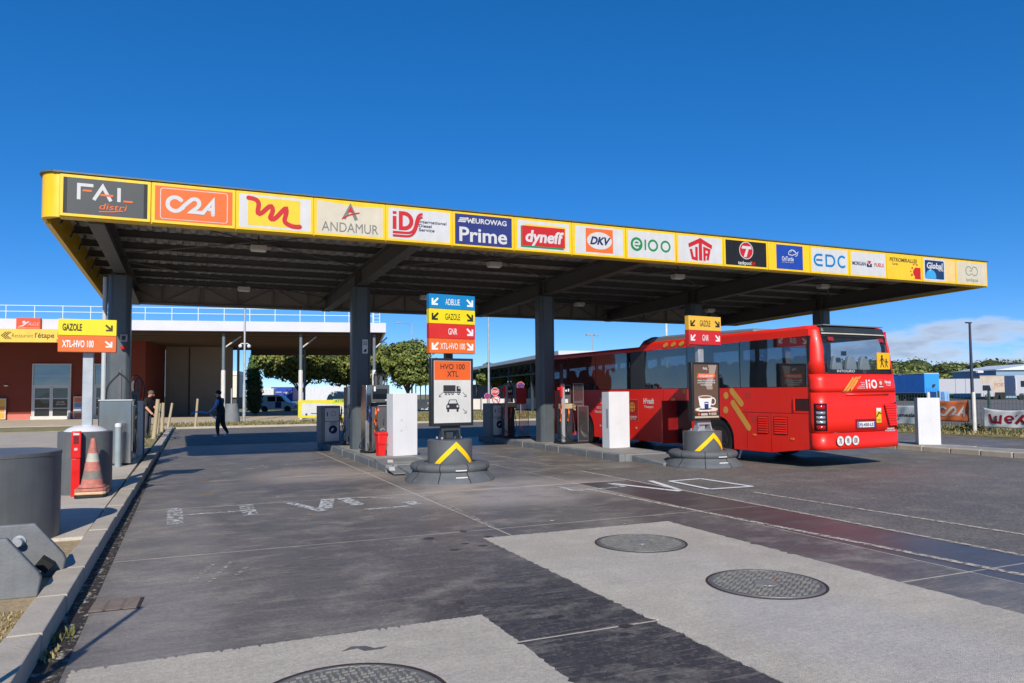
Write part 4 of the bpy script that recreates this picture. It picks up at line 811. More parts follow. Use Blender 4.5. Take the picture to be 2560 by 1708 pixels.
def pump_tall(x, y, rz, label, w=.62, d=.45, h=1.72):
    t = thing('fuel_dispenser', label, 'fuel dispenser', (x, y, .165), rz, 'fuel dispensers on the islands'); x0, x1 = -w / 2, w / 2
    B().bx(x0 - .02, x1 + .02, -d / 2, d / 2, 0, .06, BLACK).obj('plinth', t)
    B().bx(x0, x0 + .13, -d / 2 + .02, d / 2 - .02, .061, h, STAIN).obj('steel_upright', t, bevel=.008)
    B().bx(x0 - .03, x0 + .06, -d / 2 - .05, -d / 2 + .018, .061, .82, ALU).obj('hose_guard', t, bevel=.006)
    B().bx(x0 + .133, x1 - .003, -d / 2 + .2, d / 2 - .02, .061, h - .45, GREYP).obj('back_panel', t)
    B().bx(x0 + .30, x1, -d / 2 + .02, -d / 2 + .198, .061, 1.18, GREYP).obj('door', t, bevel=.008)
    B().bx(x0 + .132, x1, -d / 2 + .02, d / 2 - .02, h - .44, h, GREYP).obj('display_head', t, bevel=.01)
    b = B(); b.y0 = -d / 2 + .018; b.rect2(x0 + .17, x1 - .06, h - .36, h - .1, SCREEN); b.rect2(x0 + .2, x0 + .25, h - .16, h - .04, ink((240, 240, 240)), 2); b.rect2(x1 - .12, x1 - .06, h - .40, h - .37, ink((230, 230, 230)), 2); b.obj('screen', t, smooth=0)
    B().bx(x0 + .31, x1 + .02, -d / 2 - .01, -d / 2 + .018, 1.181, 1.205, GALV).obj('ledge', t)
    b = B(); b.y0 = -d / 2 + .012; b.rect2(x0 + .28, x0 + .36, 1.04, 1.13, ink((232, 60, 40)), 1); b.text2('F', x0 + .32, 1.085, .05, ink((245, 240, 236)), 2, bold=.02); b.obj('sticker', t, smooth=0)
    nozzle(t, x0 + .22, -d / 2, .92, ORANGE_P); nozzle(t, x0 + .03, -d / 2 - .08, .98, mat('blue_nozzle', (44, 74, 140), .4)); nozzle(t, x0 + .24, -d / 2 + .05, .66, ORANGE_P, .8)
    for q, m in ((.20, .0), (.26, .05)): hose(t, [(x0 + q, -d / 2 - .02, .76), (x0 + q + .05, -d / 2 - .08, .45), (x0 + q - .06, -d / 2 - .1, .12), (x0 + q - .16, -d / 2 - .08, .06), (x0 + q - .18, -d / 2 - .03, .3)])
    hose(t, [(x0 - .02, -d / 2 + .02, .5), (x0 - .14, -d / 2 - .02, .3), (x0 - .18, -d / 2 - .02, .16), (x0 - .05, -d / 2, .13)], .013)
    for q in (.3, .44): B().bx(x0 + q - .035, x0 + q + .035, -.08, .0, h + .001, h + .28, GREYP).obj('hose_mast', t)
    hose(t, [(x0 + .28, -.09, h - .1), (x0 + .24, -.1, h + .22), (x0 + .38, -.1, h + .42), (x0 + .52, -.1, h + .24), (x0 + .5, -.1, h - .2)], .014)
    hose(t, [(x0 + .36, -.12, h - .1), (x0 + .34, -.13, h + .18), (x0 + .46, -.13, h + .36), (x0 + .58, -.12, h + .1), (x0 + .54, -.1, h - .5), (x0 + .44, -d / 2 - .02, h - 1.0)], .014)
    return t
pump_tall(4.42, 18.85, R(6), 'tall grey dispenser with orange nozzles in front of the second column')
pump_tall(4.52, 22.0, R(2), 'dark dispenser standing just behind the second canopy column', .5, .5, 1.7)
def pump_plexi(x, y, rz, label, redface=False):
    t = thing('fuel_dispenser', label, 'fuel dispenser', (x, y, .165), rz, 'fuel dispensers on the islands')
    B().bx(-.52, .42, -.28, .28, 0, .05, BLACK).obj('plinth', t)
    B().bx(-.40, -.02, .02, .26, .051, 1.02, mat('pump_body_dark', (44, 50, 58), .4)).obj('body', t, bevel=.01)
    B().prism([(-.36, 1.02), (.0, 1.02), (.1, .95), (.1, 1.16), (-.36, 1.16)], mat('pump_tan', (176, 158, 124), .6), 'xz', .03, .24).obj('hood', t)
    B().bx(-.40, -.30, -.04, .018, .051, 1.75, GALV).obj('mast', t, bevel=.006)
    B().bx(-.29, -.06, .03, .24, 1.17, 1.72, GREYP).obj('display_head', t, bevel=.01)
    b = B(); b.y0 = .028; b.rect2(-.27, -.08, 1.42, 1.68, SCREEN, 0); b.rect2(-.25, -.19, 1.52, 1.57, ink((236, 236, 236)), 2); b.rect2(-.16, -.12, 1.52, 1.6, ink((236, 236, 236)), 2); b.rect2(-.26, -.16, 1.18, 1.3, ink((230, 226, 224)), 2); b.obj('screen', t, smooth=0)
    def frame(x0, x1, z0, z1, y):
        f = B(); e = .014
        for a in ((x0, x1, z0, z0 + e), (x0, x1, z1 - e, z1), (x0, x0 + e, z0 + e, z1 - e), (x1 - e, x1, z0 + e, z1 - e)): f.bx(a[0], a[1], y, y + .02, a[2], a[3], ALU)
        o = f.obj('screen_frame', t, smooth=0)
        B().bx(x0 + e, x1 - e, y + .006, y + .012, z0 + e, z1 - e, PLEXI).obj('splash_pane', o, smooth=0)
    frame(-.05, .30, 1.22, 1.76, -.1); frame(-.05, .30, 1.10, 1.2, -.1); frame(.06, .42, .06, 1.09, -.16)
    B().bx(-.46, -.40, -.1, -.02, 1.35, 1.72, REDP).obj('emergency_stop', t, bevel=.01); B().bx(-.56, -.461, -.08, -.04, 1.56, 1.64, REDP).obj('stop_arm', t, bevel=.008)
    for q in (-.47, -.22): nozzle(t, q, -.06, .82, ORANGE_P); hose(t, [(q, -.08, .66), (q - .03, -.1, .35), (q + .12, -.12, .18), (q + .2, -.1, .4), (q + .18, -.02, .9)], .012)
    nozzle(t, -.44, -.05, 1.08, ORANGE_P, .7)
    return t
pump_plexi(10.42, 19.3, R(2), 'dispenser with clear splash screens and red stop arm right of the third column')
t = pump_plexi(10.15, 22.9, R(2), 'dispenser with splash screens and black nozzles left of the third column')
B().bx(-.02, .36, -.125, -.118, 1.12, 1.66, mat('red_bus_reflection', (168, 44, 48), .35, var=.12)).obj('reflection_sheet', t, smooth=0)  # red sheet painted as the bus's reflection in the panel
def adblue(x, y, rz, label):
    t = thing('adblue_cabinet', label, 'fuel dispenser', (x, y, .165), rz, 'low white panelled cabinets on the islands')
    B().bx(-.30, .30, -.28, .28, 0, 1.14, mat('adblue_grey', (120, 126, 130), .45, dirt=.15)).obj('casing', t, bevel=.012)
    B().bx(-.17, .26, -.30, -.281, .06, .66, WHITE).obj('door', t, bevel=.008); B().bx(-.17, .26, -.30, -.281, .68, 1.07, WHITE).obj('panel', t, bevel=.008)
    b = B(); b.y0 = -.302; b.circ2(.07, .42, .13, ink((28, 44, 88)), 1); b.poly2([(.0, .40), (.07, .47), (.1, .44), (.04, .36)], ink((230, 234, 240)), 2); b.rect2(-.12, -.09, .82, .95, BLK, 1); b.ring2(.08, .9, .07, .012, GRY, 1); b.text2('ADBLUE', .08, .63, .035, ink((40, 50, 80)), 2, w=.2); b.text2('distribution', .08, .585, .03, ink((40, 50, 80)), 2, w=.26); b.obj('print', t, smooth=0)
    nozzle(t, .36, -.1, .9, BLACK); hose(t, [(.36, -.1, .75), (.42, -.15, .4), (.5, -.1, .2), (.46, 0, .6), (.33, 0, .95)], .014)
    return t
adblue(4.0, 23.3, R(4), 'low grey cabinet with white doors and a round blue badge, on the second column island')
adblue(9.72, 23.75, R(4), 'low grey cabinet with white doors and a round blue badge, on the third column island')
# left island: polished steel dispenser with hose hoop
t = thing('fuel_dispenser', 'polished stainless steel dispenser with a hose hoop beside the leftmost column', 'fuel dispenser', (-1.42, 18.7, .128), R(-4), 'fuel dispensers on the islands')
B().bx(-.34, .30, -.18, .20, .04, 1.42, STAIN).obj('cabinet', t, bevel=.008); B().bx(-.36, .32, -.2, .22, 1.421, 1.45, GALV).obj('lid', t, bevel=.004); B().bx(-.30, .26, -.15, .15, 0, .04, BLACK).obj('plinth', t)
B().bx(-.36, -.342, -.16, .18, .05, 1.41, BLACK).obj('side_panel', t, smooth=0); B().bx(.302, .33, -.15, .16, .3, 1.3, GREYP).obj('nozzle_bay', t, smooth=0)
B().bx(.0, .07, -.03, .04, 1.451, 2.12, GREYP).obj('hose_mast', t, bevel=.006); hose(t, [(-.24, 0, 1.45), (-.2, -.02, 1.75), (0, -.03, 2.0), (.03, -.04, 2.03), (.2, -.03, 1.85), (.28, 0, 1.45)], .018)
nozzle(t, .37, -.05, .95, BLACK); hose(t, [(.37, -.05, .8), (.42, -.1, .4), (.36, -.1, .15), (.33, 0, .5)], .015)
t = thing('bollard', 'short grey bollard with a white cap in front of the steel dispenser', 'bollard', (-1.36, 18.15, .128)); B().cyl((0, 0, 0), (0, 0, .86), .065, mat('bollard_grey', (138, 150, 154), .5), n=20).obj('shaft', t); B().lathe([(1e-3, .94), (.05, .935), (.068, .92), (.068, .86)], WHITE, n=20).obj('cap', t)
t = thing('white_post', 'tall square white post on the left island', 'post', (-1.09, 21.2, .128)); B().bx(-.065, .065, -.06, .06, 0, 1.36, WHITE_W).obj('shaft', t, bevel=.01); B().bx(-.072, .072, -.066, .066, 1.361, 1.40, WHITE).obj('cap', t, bevel=.01); B().bx(.066, .10, -.05, .05, 0, 1.3, mat('plum_side', (92, 70, 80), .5)).obj('side_strip', t)  # plum strip runs up the right side of the shaft
pump_tall(-1.42, 22.3, R(3), 'dark dispenser behind the leftmost column next to a tall white post', .46, .5, 1.62)
# white totem cabinets
def totem(x, y, rz, w, d, h, z, label, grip=False):
    t = thing('white_cabinet', label, 'cabinet', (x, y, z), rz, 'blank white payment cabinets')
    B().bx(-w / 2, w / 2, -d / 2, -d / 2 + .03, .0, h, WHITE).obj('front_door', t, bevel=.006)
    B().bx(-w / 2 + .004, w / 2 - .004, -d / 2 + .034, d / 2, .0, h - .004, mat('totem_side', (196, 200, 204), .4, var=.05)).obj('casing', t, bevel=.006)
    if grip: B().bx(-w / 2 - .012, -w / 2 - .001, -d / 2 + .06, -d / 2 + .1, .55, 1.05, ALU).obj('handle', t)
    return t
t = totem(4.80, 17.65, R(14), .66, .34, 1.50, .165, 'blank white cabinet beside the red bin on the second column island')
b = B(); b.y0 = -.172; SC = ink((150, 152, 156)); b.stroke2([(-.14, .62), (-.11, .58), (-.1, .62)], .008, SC); b.stroke2([(-.13, .85), (-.1, .87), (-.1, .82)], .008, SC, 2); b.obj('scuff', t, smooth=0)
totem(10.58, 17.2, R(4), .66, .34, 1.50, .165, 'blank white cabinet in front of the bus side on the third column island', True)
totem(18.95, 14.35, R(-38), .56, .36, 1.30, .128, 'blank white cabinet on the low island right of the bus')
t = thing('waste_bin', 'red lidded plastic bin between the dispenser and the white cabinet', 'bin', (4.30, 17.75, .165), R(8))
RB = mat('red_plastic_bin', (214, 32, 30), .4, var=.08)
B().add([(-.09, -.09, 0), (.09, -.09, 0), (.09, .09, 0), (-.09, .09, 0), (-.12, -.12, .5), (.12, -.12, .5), (.12, .12, .5), (-.12, .12, .5)], [(0, 3, 2, 1), (4, 5, 6, 7), (0, 1, 5, 4), (1, 2, 6, 5), (2, 3, 7, 6), (3, 0, 4, 7)], RB).obj('body', t, bevel=.015)
B().bx(-.135, .135, -.135, .135, .5, .57, RB).obj('lid', t, bevel=.02); B().bx(-.125, .125, -.128, -.122, .28, .30, RB).obj('rib', t); B().tube([(-.06, -.12, .62), (0, -.12, .66), (.06, -.12, .62)], .012, GALV, 6).obj('handle', t)
t = thing('cover_plate', 'flat grey ramp plate with a white label strip at the second island kerb', 'cover plate', (4.10, 15.65, .0), R(0))
bb = B(); bb.T = Matrix.Translation((.1, .1, .115)) @ Matrix.Rotation(R(5.2), 4, 'X'); bb.bx(-.36, .60, -1.0, .75, 0, .025, CONC_G); bb.obj('plate', t, bevel=.006)
bb = B(); bb.T = Matrix.Translation((.1, .1, .142)) @ Matrix.Rotation(R(5.2), 4, 'X') @ Matrix.Rotation(R(-12), 4, 'Z'); bb.bx(-.22, -.1, -.75, .4, 0, .006, WHITE); bb.bx(-.22, -.1, .4, .5, 0, .006, mat('pink_label', (220, 160, 164), .5)); bb.obj('label_strip', t)
# wooden stakes
for x, y, z1, lean, r_, lab in ((-1.1, 29.68, 1.54, (.13, 0), .075, 'thick pale wooden stake nearest the walking pump attendant'), (-1.12, 33.42, 1.36, (.10, 0), .055, 'slim wooden stake half hidden behind the thick stake'), (-1.0, 35.41, 1.36, (.05, 0), .07, 'upright wooden stake in the middle of the stake row'), (-.86, 39.84, 1.31, (.19, 0), .06, 'leaning wooden stake at the bend of the kerb'), (.38, 40.95, 1.5, (.1, 0), .06, 'lone wooden stake on the grass before the dark wall')):
    t = thing('wooden_stake', lab, 'stake', (x, y, .09), 0, 'wooden stakes along the verge'); q = [(0, 0, -.02), (lean[0] * .5 + .008, 0, (z1 - .1) * .5), (lean[0], 0, z1 - .1)]; B().tube(q, [r_ * 1.05, r_, r_ * .92], WOOD, 10).obj('shaft', t, smooth=60)
# ================================================================ THE COACH
BR = mat('bus_red', (230, 34, 16), .42, var=.06, vs=1.2, coat=.05, rv=.06, dirt=.07, streak=.10)
BRD = mat('bus_dark_red', (120, 14, 18), .4, var=.1); BDK = mat('bus_anthracite', (46, 50, 52), .4, var=.1); BROOF = mat('bus_roof_grey', (116, 120, 122), .5, var=.1)
GOLD = ink((232, 172, 74)); BGL = glass('coach_glass', (.86, .90, .93), .03, .01, .04); BGS = glass('coach_side_glass', (.34, .40, .46), .10, .01, .13); SEAT = mat('seat_cloth', (150, 156, 160), .9, var=.1); SEATD = mat('seat_dark', (44, 48, 58), .9)
bus = thing('coach', 'red intercity coach parked in the third lane seen from behind', 'bus', (12.15, 11.65, 0), R(3.0))
BW, BL = 2.52, 12.14; ZB, ZR = 1.73, 2.86      # belt and window head
def side_poly(z0, z1, arches):
    p = [(.26, z0 + .14), (1.35, z0)]
    for ya in arches: p += [(ya - .58, z0)] + [(ya - .58 * math.cos(R(a)), max(z0, .50 + .56 * math.sin(R(a)))) for a in range(0, 181, 12)] + [(ya + .58, z0)]
    return p + [(BL - .3, z0), (BL - .3, z1), (.26, z1)]
for sx in (0, 1):
    x0, x1 = (0, .05) if sx == 0 else (BW - .05, BW)
    B().prism(side_poly(.27, ZB, (3.12, 9.25)), BR, 'yz', x0, x1).obj('side_panel', bus, smooth=0)
    B().prism([(.26, ZR - .03), (BL - .3, ZR - .10), (BL - .3, 2.87), (6.22, 2.87), (6.2, 2.98), (.26, 2.98)], BR, 'yz', x0 + (.012 if sx == 0 else 0), x1 - (0 if sx == 0 else .012)).obj('cantrail', bus, smooth=0)
    # curved roof edge
    pr = [(.012, 2.975), (.03, 3.02), (.10, 3.055), (.30, 3.075), (.30, 3.05), (.06, 2.975)]
    pr = [(a if sx == 0 else BW - a, c) for a, c in pr]
    B().prism(pr, BR, 'xz', .34, 6.2).obj('roof_edge', bus, smooth=50); B().prism([(a, c - .11) for a, c in pr], BR, 'xz', 6.201, BL - .25).obj('roof_edge', bus, smooth=50)
    # windows: pillars behind, one pane each
    pil = [.30, 2.30, 4.20, 6.02, 6.70, 8.55, 10.3, 11.80]
    for i in range(7):
        ya, yb = pil[i] + .012, pil[i + 1] - .012; xg = (.004, .014) if sx == 0 else (BW - .014, BW - .004)
        m = BDK if (i == 3) else (BGS if sx == 0 else BGL)
        B().bx(xg[0], xg[1], ya, yb, ZB + .012, ZR - .035 - .0055 * i, m).obj('window_pane' if i != 3 else 'blanking_panel', bus, smooth=0)
        if i != 3: B().bx(*( (.02, .05) if sx == 0 else (BW - .05, BW - .02)), ya, yb, ZB + .005, ZB + .06, BLACK).obj('window_seal', bus, smooth=0)
    for y in pil:
        B().bx(*((.016, .08) if sx == 0 else (BW - .08, BW - .016)), y - .05, y + .05, ZB, ZR - .03, BLACK).obj('pillar', bus, smooth=0)
B().bx(.301, BW - .301, .12, 6.2, 3.052, 3.074, BROOF).obj('roof_skin', bus, smooth=0); B().bx(.301, BW - .301, 6.201, BL - .25, 2.942, 2.964, BROOF).obj('roof_skin', bus, smooth=0)
B().bx(.06, BW - .06, .3, BL - .3, .42, .9, BLACK).obj('floor', bus, smooth=0); B().bx(.06, BW - .06, .3, BL - .3, 2.84, 2.86, mat('headlining', (120, 122, 124), .9)).obj('ceiling', bus, smooth=0)
# rear shell: plan curve with round corners, leaning forward above the belt
def rear_curve(n=7):
    c = [(0, .27), (0.003, .2)] + [(.22 - .22 * math.cos(R(a)), .20 - .20 * math.sin(R(a))) for a in range(10, 90, 12)] + [(.32, -.012)]
    c += [(.6, -.03), (1.26, -.045), (1.92, -.03)]
    return c + [(BW - a, y) for a, y in reversed(c[:len(c) - 3])]
RC = rear_curve()
def lean(z): return 0. if z < 1.7 else (z - 1.7) * .10 + max(0, z - 2.7) * .25
def tp(x, z): return 1.26 + (x - 1.26) * (1 - .045 * max(0, z - 1.75) - .10 * max(0, z - 2.86))
def wall(pts, zs, m, name, th=.03, parent=None, x_taper=False):
    vs = []; n = len(pts)
    for z in zs:
        for x, y in pts: vs.append((tp(x, z), y + lean(z), z))
    f = [(r_ * n + k, r_ * n + k + 1, (r_ + 1) * n + k + 1, (r_ + 1) * n + k) for r_ in range(len(zs) - 1) for k in range(n - 1)]
    o = B().add(vs, f, m).obj(name, parent or bus, smooth=40); sd = o.modifiers.new('thick', 'SOLIDIFY'); sd.thickness = th; sd.offset = 1 if False else 0; return o
wall(RC, [.76, 1.0, 1.30, 1.612], BR, 'rear_panel'); wall(RC, [1.62, 1.72, 1.86, 2.0], BR, 'rear_upper_panel')
RB_ = [(x if .05 < x < BW - .05 else x, y - .02) for x, y in RC]
wall(RB_, [.40, .50, .75], BR, 'rear_bumper', .04)
wall([p for p in RC if p[0] <= .225], [2.0, 2.3, 2.6, 2.86, 2.94, 3.0], BR, 'corner_post'); wall([p for p in RC if p[0] >= BW - .225], [2.0, 2.3, 2.6, 2.86, 2.95, 3.0], BR, 'corner_post')
mid = [p for p in RC if .17 <= p[0] <= BW - .17]
wall(mid, [2.0, 2.04], BLACK, 'window_sill_band'); wall([(x, y - .008) for x, y in mid], [2.035, 2.3, 2.6, 2.845], BGL, 'rear_window', .008)
wall([(x, y - .012) for x, y in mid], [2.012, 2.10], BLACK, 'window_black_border', .006); wall([(x, y - .012) for x, y in mid], [2.80, 2.862], BLACK, 'window_black_border', .006)
for xs_ in ((.20, .27), (BW - .27, BW - .20)): wall([(xs_[0], -.014), (xs_[1], -.026)], [2.03, 2.84], BLACK, 'window_black_border', .006)
wall([(x, y - .035) for x, y in mid], [2.866, 2.89], mat('rear_trim_strip', (190, 186, 172), .5), 'trim_strip', .012)
wall([(x, y - .02) for x, y in RC if .17 <= x <= BW - .17], [2.892, 2.94, 2.985, 3.02], BDK, 'rear_spoiler', .03)
B().add([(tp(x, 3.02), y + lean(3.02) - .02, 3.02) for x, y in RC if .17 <= x <= BW - .17] + [(BW - .25, .62, 3.078), (.25, .62, 3.078)], [tuple(range(len([p for p in RC if .17 <= p[0] <= BW - .17]) + 2))], BDK).obj('spoiler_top', bus)
for sx in (0, 1):      # rounded roof corners closing the shell above the corner posts
    f = lambda x: x if sx == 0 else BW - x
    top = [p for p in RC if p[0] <= .225]; n_ = len(top); vs = [(tp(f(x), 3.0), y + lean(3.0), 3.0) for x, y in top] + [(f(.06 + .17 * k / (n_ - 1)), .36 - .08 * k / (n_ - 1), 3.03 + .035 * k / (n_ - 1)) for k in range(n_)]
    B().add(vs, [(k, k + 1, n_ + k + 1, n_ + k) for k in range(n_ - 1)], BR).obj('roof_corner', bus, smooth=80)
    B().add([(f(.012), .26, 2.97), (f(.012), .36, 2.975), (f(.06), .36, 3.03), (tp(f(0), 3.0), .27 + lean(3.0), 3.0)], [(0, 1, 2, 3)], BR).obj('roof_corner', bus)
# air conditioning pod with a rounded nose
P = [(1.9, 3.07), (1.95, 3.13), (5.2, 3.19), (5.75, 3.17), (6.1, 3.09), (6.3, 2.95), (6.32, 2.86), (1.9, 2.99)]
B().prism(P, BROOF, 'yz', .10, BW - .10).obj('air_conditioning_pod', bus, bevel=.06, seg=3)
B().prism([(5.60, 3.185), (5.76, 3.18), (6.12, 3.10), (6.33, 2.95), (6.35, 2.86), (6.2, 2.86), (6.0, 3.09)], BLACK, 'yz', .06, BW - .09).obj('pod_nose', bus)
# front
wall([(x, BL - .02 - y) for x, y in reversed(RC)], [.3, .8, 1.4], BR, 'front_panel'); wall([(x, BL - .02 - y) for x, y in reversed(RC)], [1.4, 2.0, 2.6, 2.75], BGL, 'windscreen', .01); wall([(x, BL - .02 - y) for x, y in reversed(RC)], [2.75, 2.85, 2.95], BR, 'front_header')
# seats with pale head rests
sd = B(); sd.bx(-.21, .21, -.02, .42, .9, 1.30, SEATD); sd.bx(-.21, .21, -.06, .06, 1.3, 1.86, SEATD); seat_proto = sd.obj('seat', bus, bevel=.05, loc=(.5, 1.0, .15))
hd = B().prism([(-.17, 1.86), (.17, 1.86), (.165, 2.05), (.11, 2.24), (.06, 2.28), (-.06, 2.28), (-.11, 2.24), (-.165, 2.05)], SEAT, 'xz', -.055, .05); head_proto = hd.obj('head_rest', seat_proto, bevel=.025)
for x in (.35, .79, 1.26, 1.73, 2.17):
    o = part('seat', seat_proto, bus, (x, .62, .15)); part('head_rest', head_proto, o)
y = 1.75
while y < 10.8:
    for x in (.5, .93, 1.63, 2.06): o = part('seat', seat_proto, bus, (x, y, .12)); part('head_rest', head_proto, o)
    y += .82
# wheels
TY = mat('tyre', (30, 30, 31), .8, var=.2, vs=8, bump=.1); RIM = mat('wheel_rim', (120, 122, 124), .4, metal=.6, var=.1)
for yw in (3.12, 9.25):
    for sx in (0, 1):
        g = 1 if sx == 0 else -1; xo = .04 if sx == 0 else BW - .04
        w_ = B(); w_.T = Matrix.Translation((xo, yw, .5)) @ Matrix.Rotation(R(90 * g), 4, 'Y')
        w_.lathe([(.29, 0.02), (.34, .0), (.46, .0), (.495, .03), (.5, .08), (.5, .24), (.48, .28), (.29, .29)], TY, n=40); o = w_.obj('wheel', bus, smooth=40)
        r_ = B(); r_.T = Matrix.Translation((xo, yw, .5)) @ Matrix.Rotation(R(90 * g), 4, 'Y')
        r_.lathe([(1e-3, .06), (.10, .06), (.11, .10), (.2, .12), (.26, .05), (.292, .012), (.292, .2)], RIM, n=32)
        for k in range(10): r_.cyl((.165 * math.cos(k * .628), .165 * math.sin(k * .628), .12), (.165 * math.cos(k * .628), .165 * math.sin(k * .628), .09), .016, GALV, n=6)
        r_.obj('rim', o, smooth=40)
        B().bx(min(xo, xo + g * .5), max(xo, xo + g * .5), yw - .54, yw + .54, 1.0, 1.04, BLACK).obj('wheel_arch', bus, smooth=0)
B().bx(.45, BW - .45, .5, 11.6, .34, .42, BLACK).obj('underbody', bus, smooth=0); B().bx(.1, BW - .1, .2, .5, .38, .42, BLACK).obj('underbody', bus, smooth=0)
B().prism([(-.1, .45), (-.04, .45), (.12, .06), (.07, .06)], WHITE_W, 'yz', .12, .13).obj('mud_flap_edge', bus, loc=(0, 2.42, 0))
# left side details (x = 0 face, facing -x); helper frame: s runs rearwards to the right when seen from outside
def side_print(name, parent=None):
    b = B(); b.y0 = 0; b.T = Matrix(((0, 1, 0, -.0015), (-1, 0, 0, 0), (0, 0, 1, 0), (0, 0, 0, 1))); return b     # local (s, -, z) -> (x=-eps, y=-s, z)
def sp(fn, name, parent=None):
    b = side_print(name); fn(b); return b.obj(name, parent or bus, smooth=0, recalc=False)
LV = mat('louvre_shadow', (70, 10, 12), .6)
for y0, y1 in ((1.46, 1.75), (.90, 1.26)):
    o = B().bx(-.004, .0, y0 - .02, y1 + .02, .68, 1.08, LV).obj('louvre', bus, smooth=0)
    for k in range(7): B().prism([(-.002, .70 + k * .054), (-.022, .70 + k * .054), (-.006, .742 + k * .054), (-.002, .742 + k * .054)], BR, 'xz', y0, y1).obj('slat', o, smooth=0)
o = B().bx(-.006, .001, .27, .68, 1.22, 1.48, mat('side_grille_dark', (58, 18, 18), .7, var=.3, vs=30)).obj('intake_grille', bus); B().bx(-.03, -.007, .66, .69, 1.21, 1.49, BR).obj('grille_lip', o)
for y, z in ((1.88, .64), (.76, .60)): B().bx(-.012, .001, y - .05, y + .05, z - .022, z + .022, mat('amber_marker', (238, 120, 40), .3)).obj('marker_light', bus, bevel=.004)
for z in (1.16,): B().bx(-.0025, .001, .30, 2.5, z - .006, z + .006, BRD).obj('panel_seam', bus, smooth=0)
for y in (1.36, 2.1): B().bx(-.0025, .001, y - .005, y + .005, .28, 1.15, BRD).obj('panel_seam', bus, smooth=0)
def capsule(b, y0, z0, y1, z1, w_, l=1): b.stroke2([(-y0, z0), (-y1, z1)], w_, GOLD, l)
sp(lambda b: capsule(b, 2.58, 1.66, 2.27, 1.36, .15), 'gold_stripe'); sp(lambda b: capsule(b, 2.55, 1.37, 2.05, .80, .15), 'gold_stripe')
for y, z in ((2.78, 1.55), (2.80, 1.20)): sp(lambda b: b.circ2(-y, z, .085, GOLD, 1), 'gold_dot')
for y, z, r_ in ((2.05, 1.56, .08), (1.86, 1.0, .08)): sp(lambda b: b.circ2(-y, z, r_, ink((214, 62, 54)), 1), 'faded_dot')
sp(lambda b: b.circ2(-4.32, 1.66, .06, GOLD, 1), 'gold_dot')
for q in range(4): sp(lambda b: b.stroke2([(-(5.0 - q * .33), 2.94), (-(5.12 - q * .33), 2.90)], .10, GOLD, 1), 'roof_stripe')
WHT = ink((240, 232, 230))
def hera(b): b.text2('Hérault', -5.85, 1.40, .14, WHT, 1, w=.48, bold=.05); b.text2('Transport', -5.85, 1.24, .07, WHT, 1, w=.42, bold=.02)
sp(hera, 'lettering')
def occ(b):
    RO = ink((190, 40, 36)); b.rect2(-6.92, -6.34, .82, 1.44, ink((226, 130, 116)), 1); b.rect2(-6.91, -6.35, .83, 1.43, RO, 2)
    for a in range(0, 360, 30): b.circ2(-6.63 + .12 * math.cos(R(a)), 1.22 + .12 * math.sin(R(a)), .025, GOLD, 3, n=8)
    b.rect2(-6.65, -6.61, 1.08, 1.36, GOLD, 4); b.rect2(-6.76, -6.5, 1.2, 1.24, GOLD, 5); b.text2('Occitanie', -6.63, .95, .07, WHT, 3, w=.44); b.text2('Sud de France', -6.63, .88, .035, WHT, 3, w=.36)
sp(occ, 'region_emblem')
def srv(b):
    for k, s in enumerate(('SERVICE', 'PUBLIC', 'OCCITANIE', 'TRANSPORTS')): b.text2(s, -7.9, 1.44 - .13 * k, .07, WHT, 1, w=(.42, .36, .6, .72)[k], al='R', bold=.015)
sp(srv, 'lettering')
for y, z in ((8.3, .62), (6.45, .62)): B().cyl((.0, y, z), (-.015, y, z), .035, GALV, n=12).obj('flap_lock', bus)
for y in (5.2, 7.2, 8.1): B().bx(-.0025, .001, y - .005, y + .005, .28, 1.70, BRD).obj('panel_seam', bus, smooth=0)
B().bx(-.003, .001, 4.06, 4.60, .30, 1.42, mat('open_hatch_dark', (34, 10, 12), .7, var=.2)).obj('open_hatch', bus, smooth=0); B().bx(-.52, -.0035, 4.60, 4.625, .30, 1.42, BRD).obj('hatch_door', bus, smooth=0); B().bx(-.03, -.0035, 4.66, 4.84, .96, 1.48, mat('orange_panel', (240, 140, 70), .4)).obj('orange_cover', bus, bevel=.01)
# rear details
def rp(fn, name, parent=None, z=0., lift=.0, eps=.062, lead=0.):
    b = B(); b.y0 = -eps; fn(b)
    b.v = [(tp(x, zz_), y + lean(zz_), zz_) for x, y, zz_ in b.v]; return b.obj(name, parent or bus, smooth=0, recalc=False)
def lio(b): b.rect2(1.37, 1.41, 1.69, 1.88, WHT); b.rect2(1.46, 1.50, 1.69, 1.81, WHT); b.circ2(1.48, 1.86, .025, WHT, 1); b.ring2(1.63, 1.785, .075, .045, WHT, 1, n=24)
rp(lio, 'route_logo')
def stripes(b):
    for k in range(6):
        for q in range(7):
            if rnd.random() < .2 and q not in (3, 4): continue
            t = q / 7; a = (.66 + k * .045 + t * .33, 1.64 + t * .30 + (k % 2) * .01); L = rnd.uniform(.028, .05)
            b.stroke2([a, (a[0] + L, a[1] + L * .95)], .022, GOLD, 1)
rp(stripes, 'gold_dashes')
rp(lambda b: [b.text2(s, 1.33, 1.82 - .04 * k, .022, WHT, 1, al='R', w=(.12, .12, .2, .26)[k]) for k, s in enumerate(('Service', 'public', 'Occitanie', 'Transports'))], 'lettering')
rp(lambda b: [b.rect2(1.75, 1.94, 1.70, 1.88, ink((226, 120, 108)), 1), b.rect2(1.757, 1.933, 1.707, 1.873, ink((200, 36, 36)), 2), b.circ2(1.845, 1.81, .045, ink((238, 190, 170)), 3), b.rect2(1.78, 1.91, 1.72, 1.735, WHT, 3)], 'region_emblem')
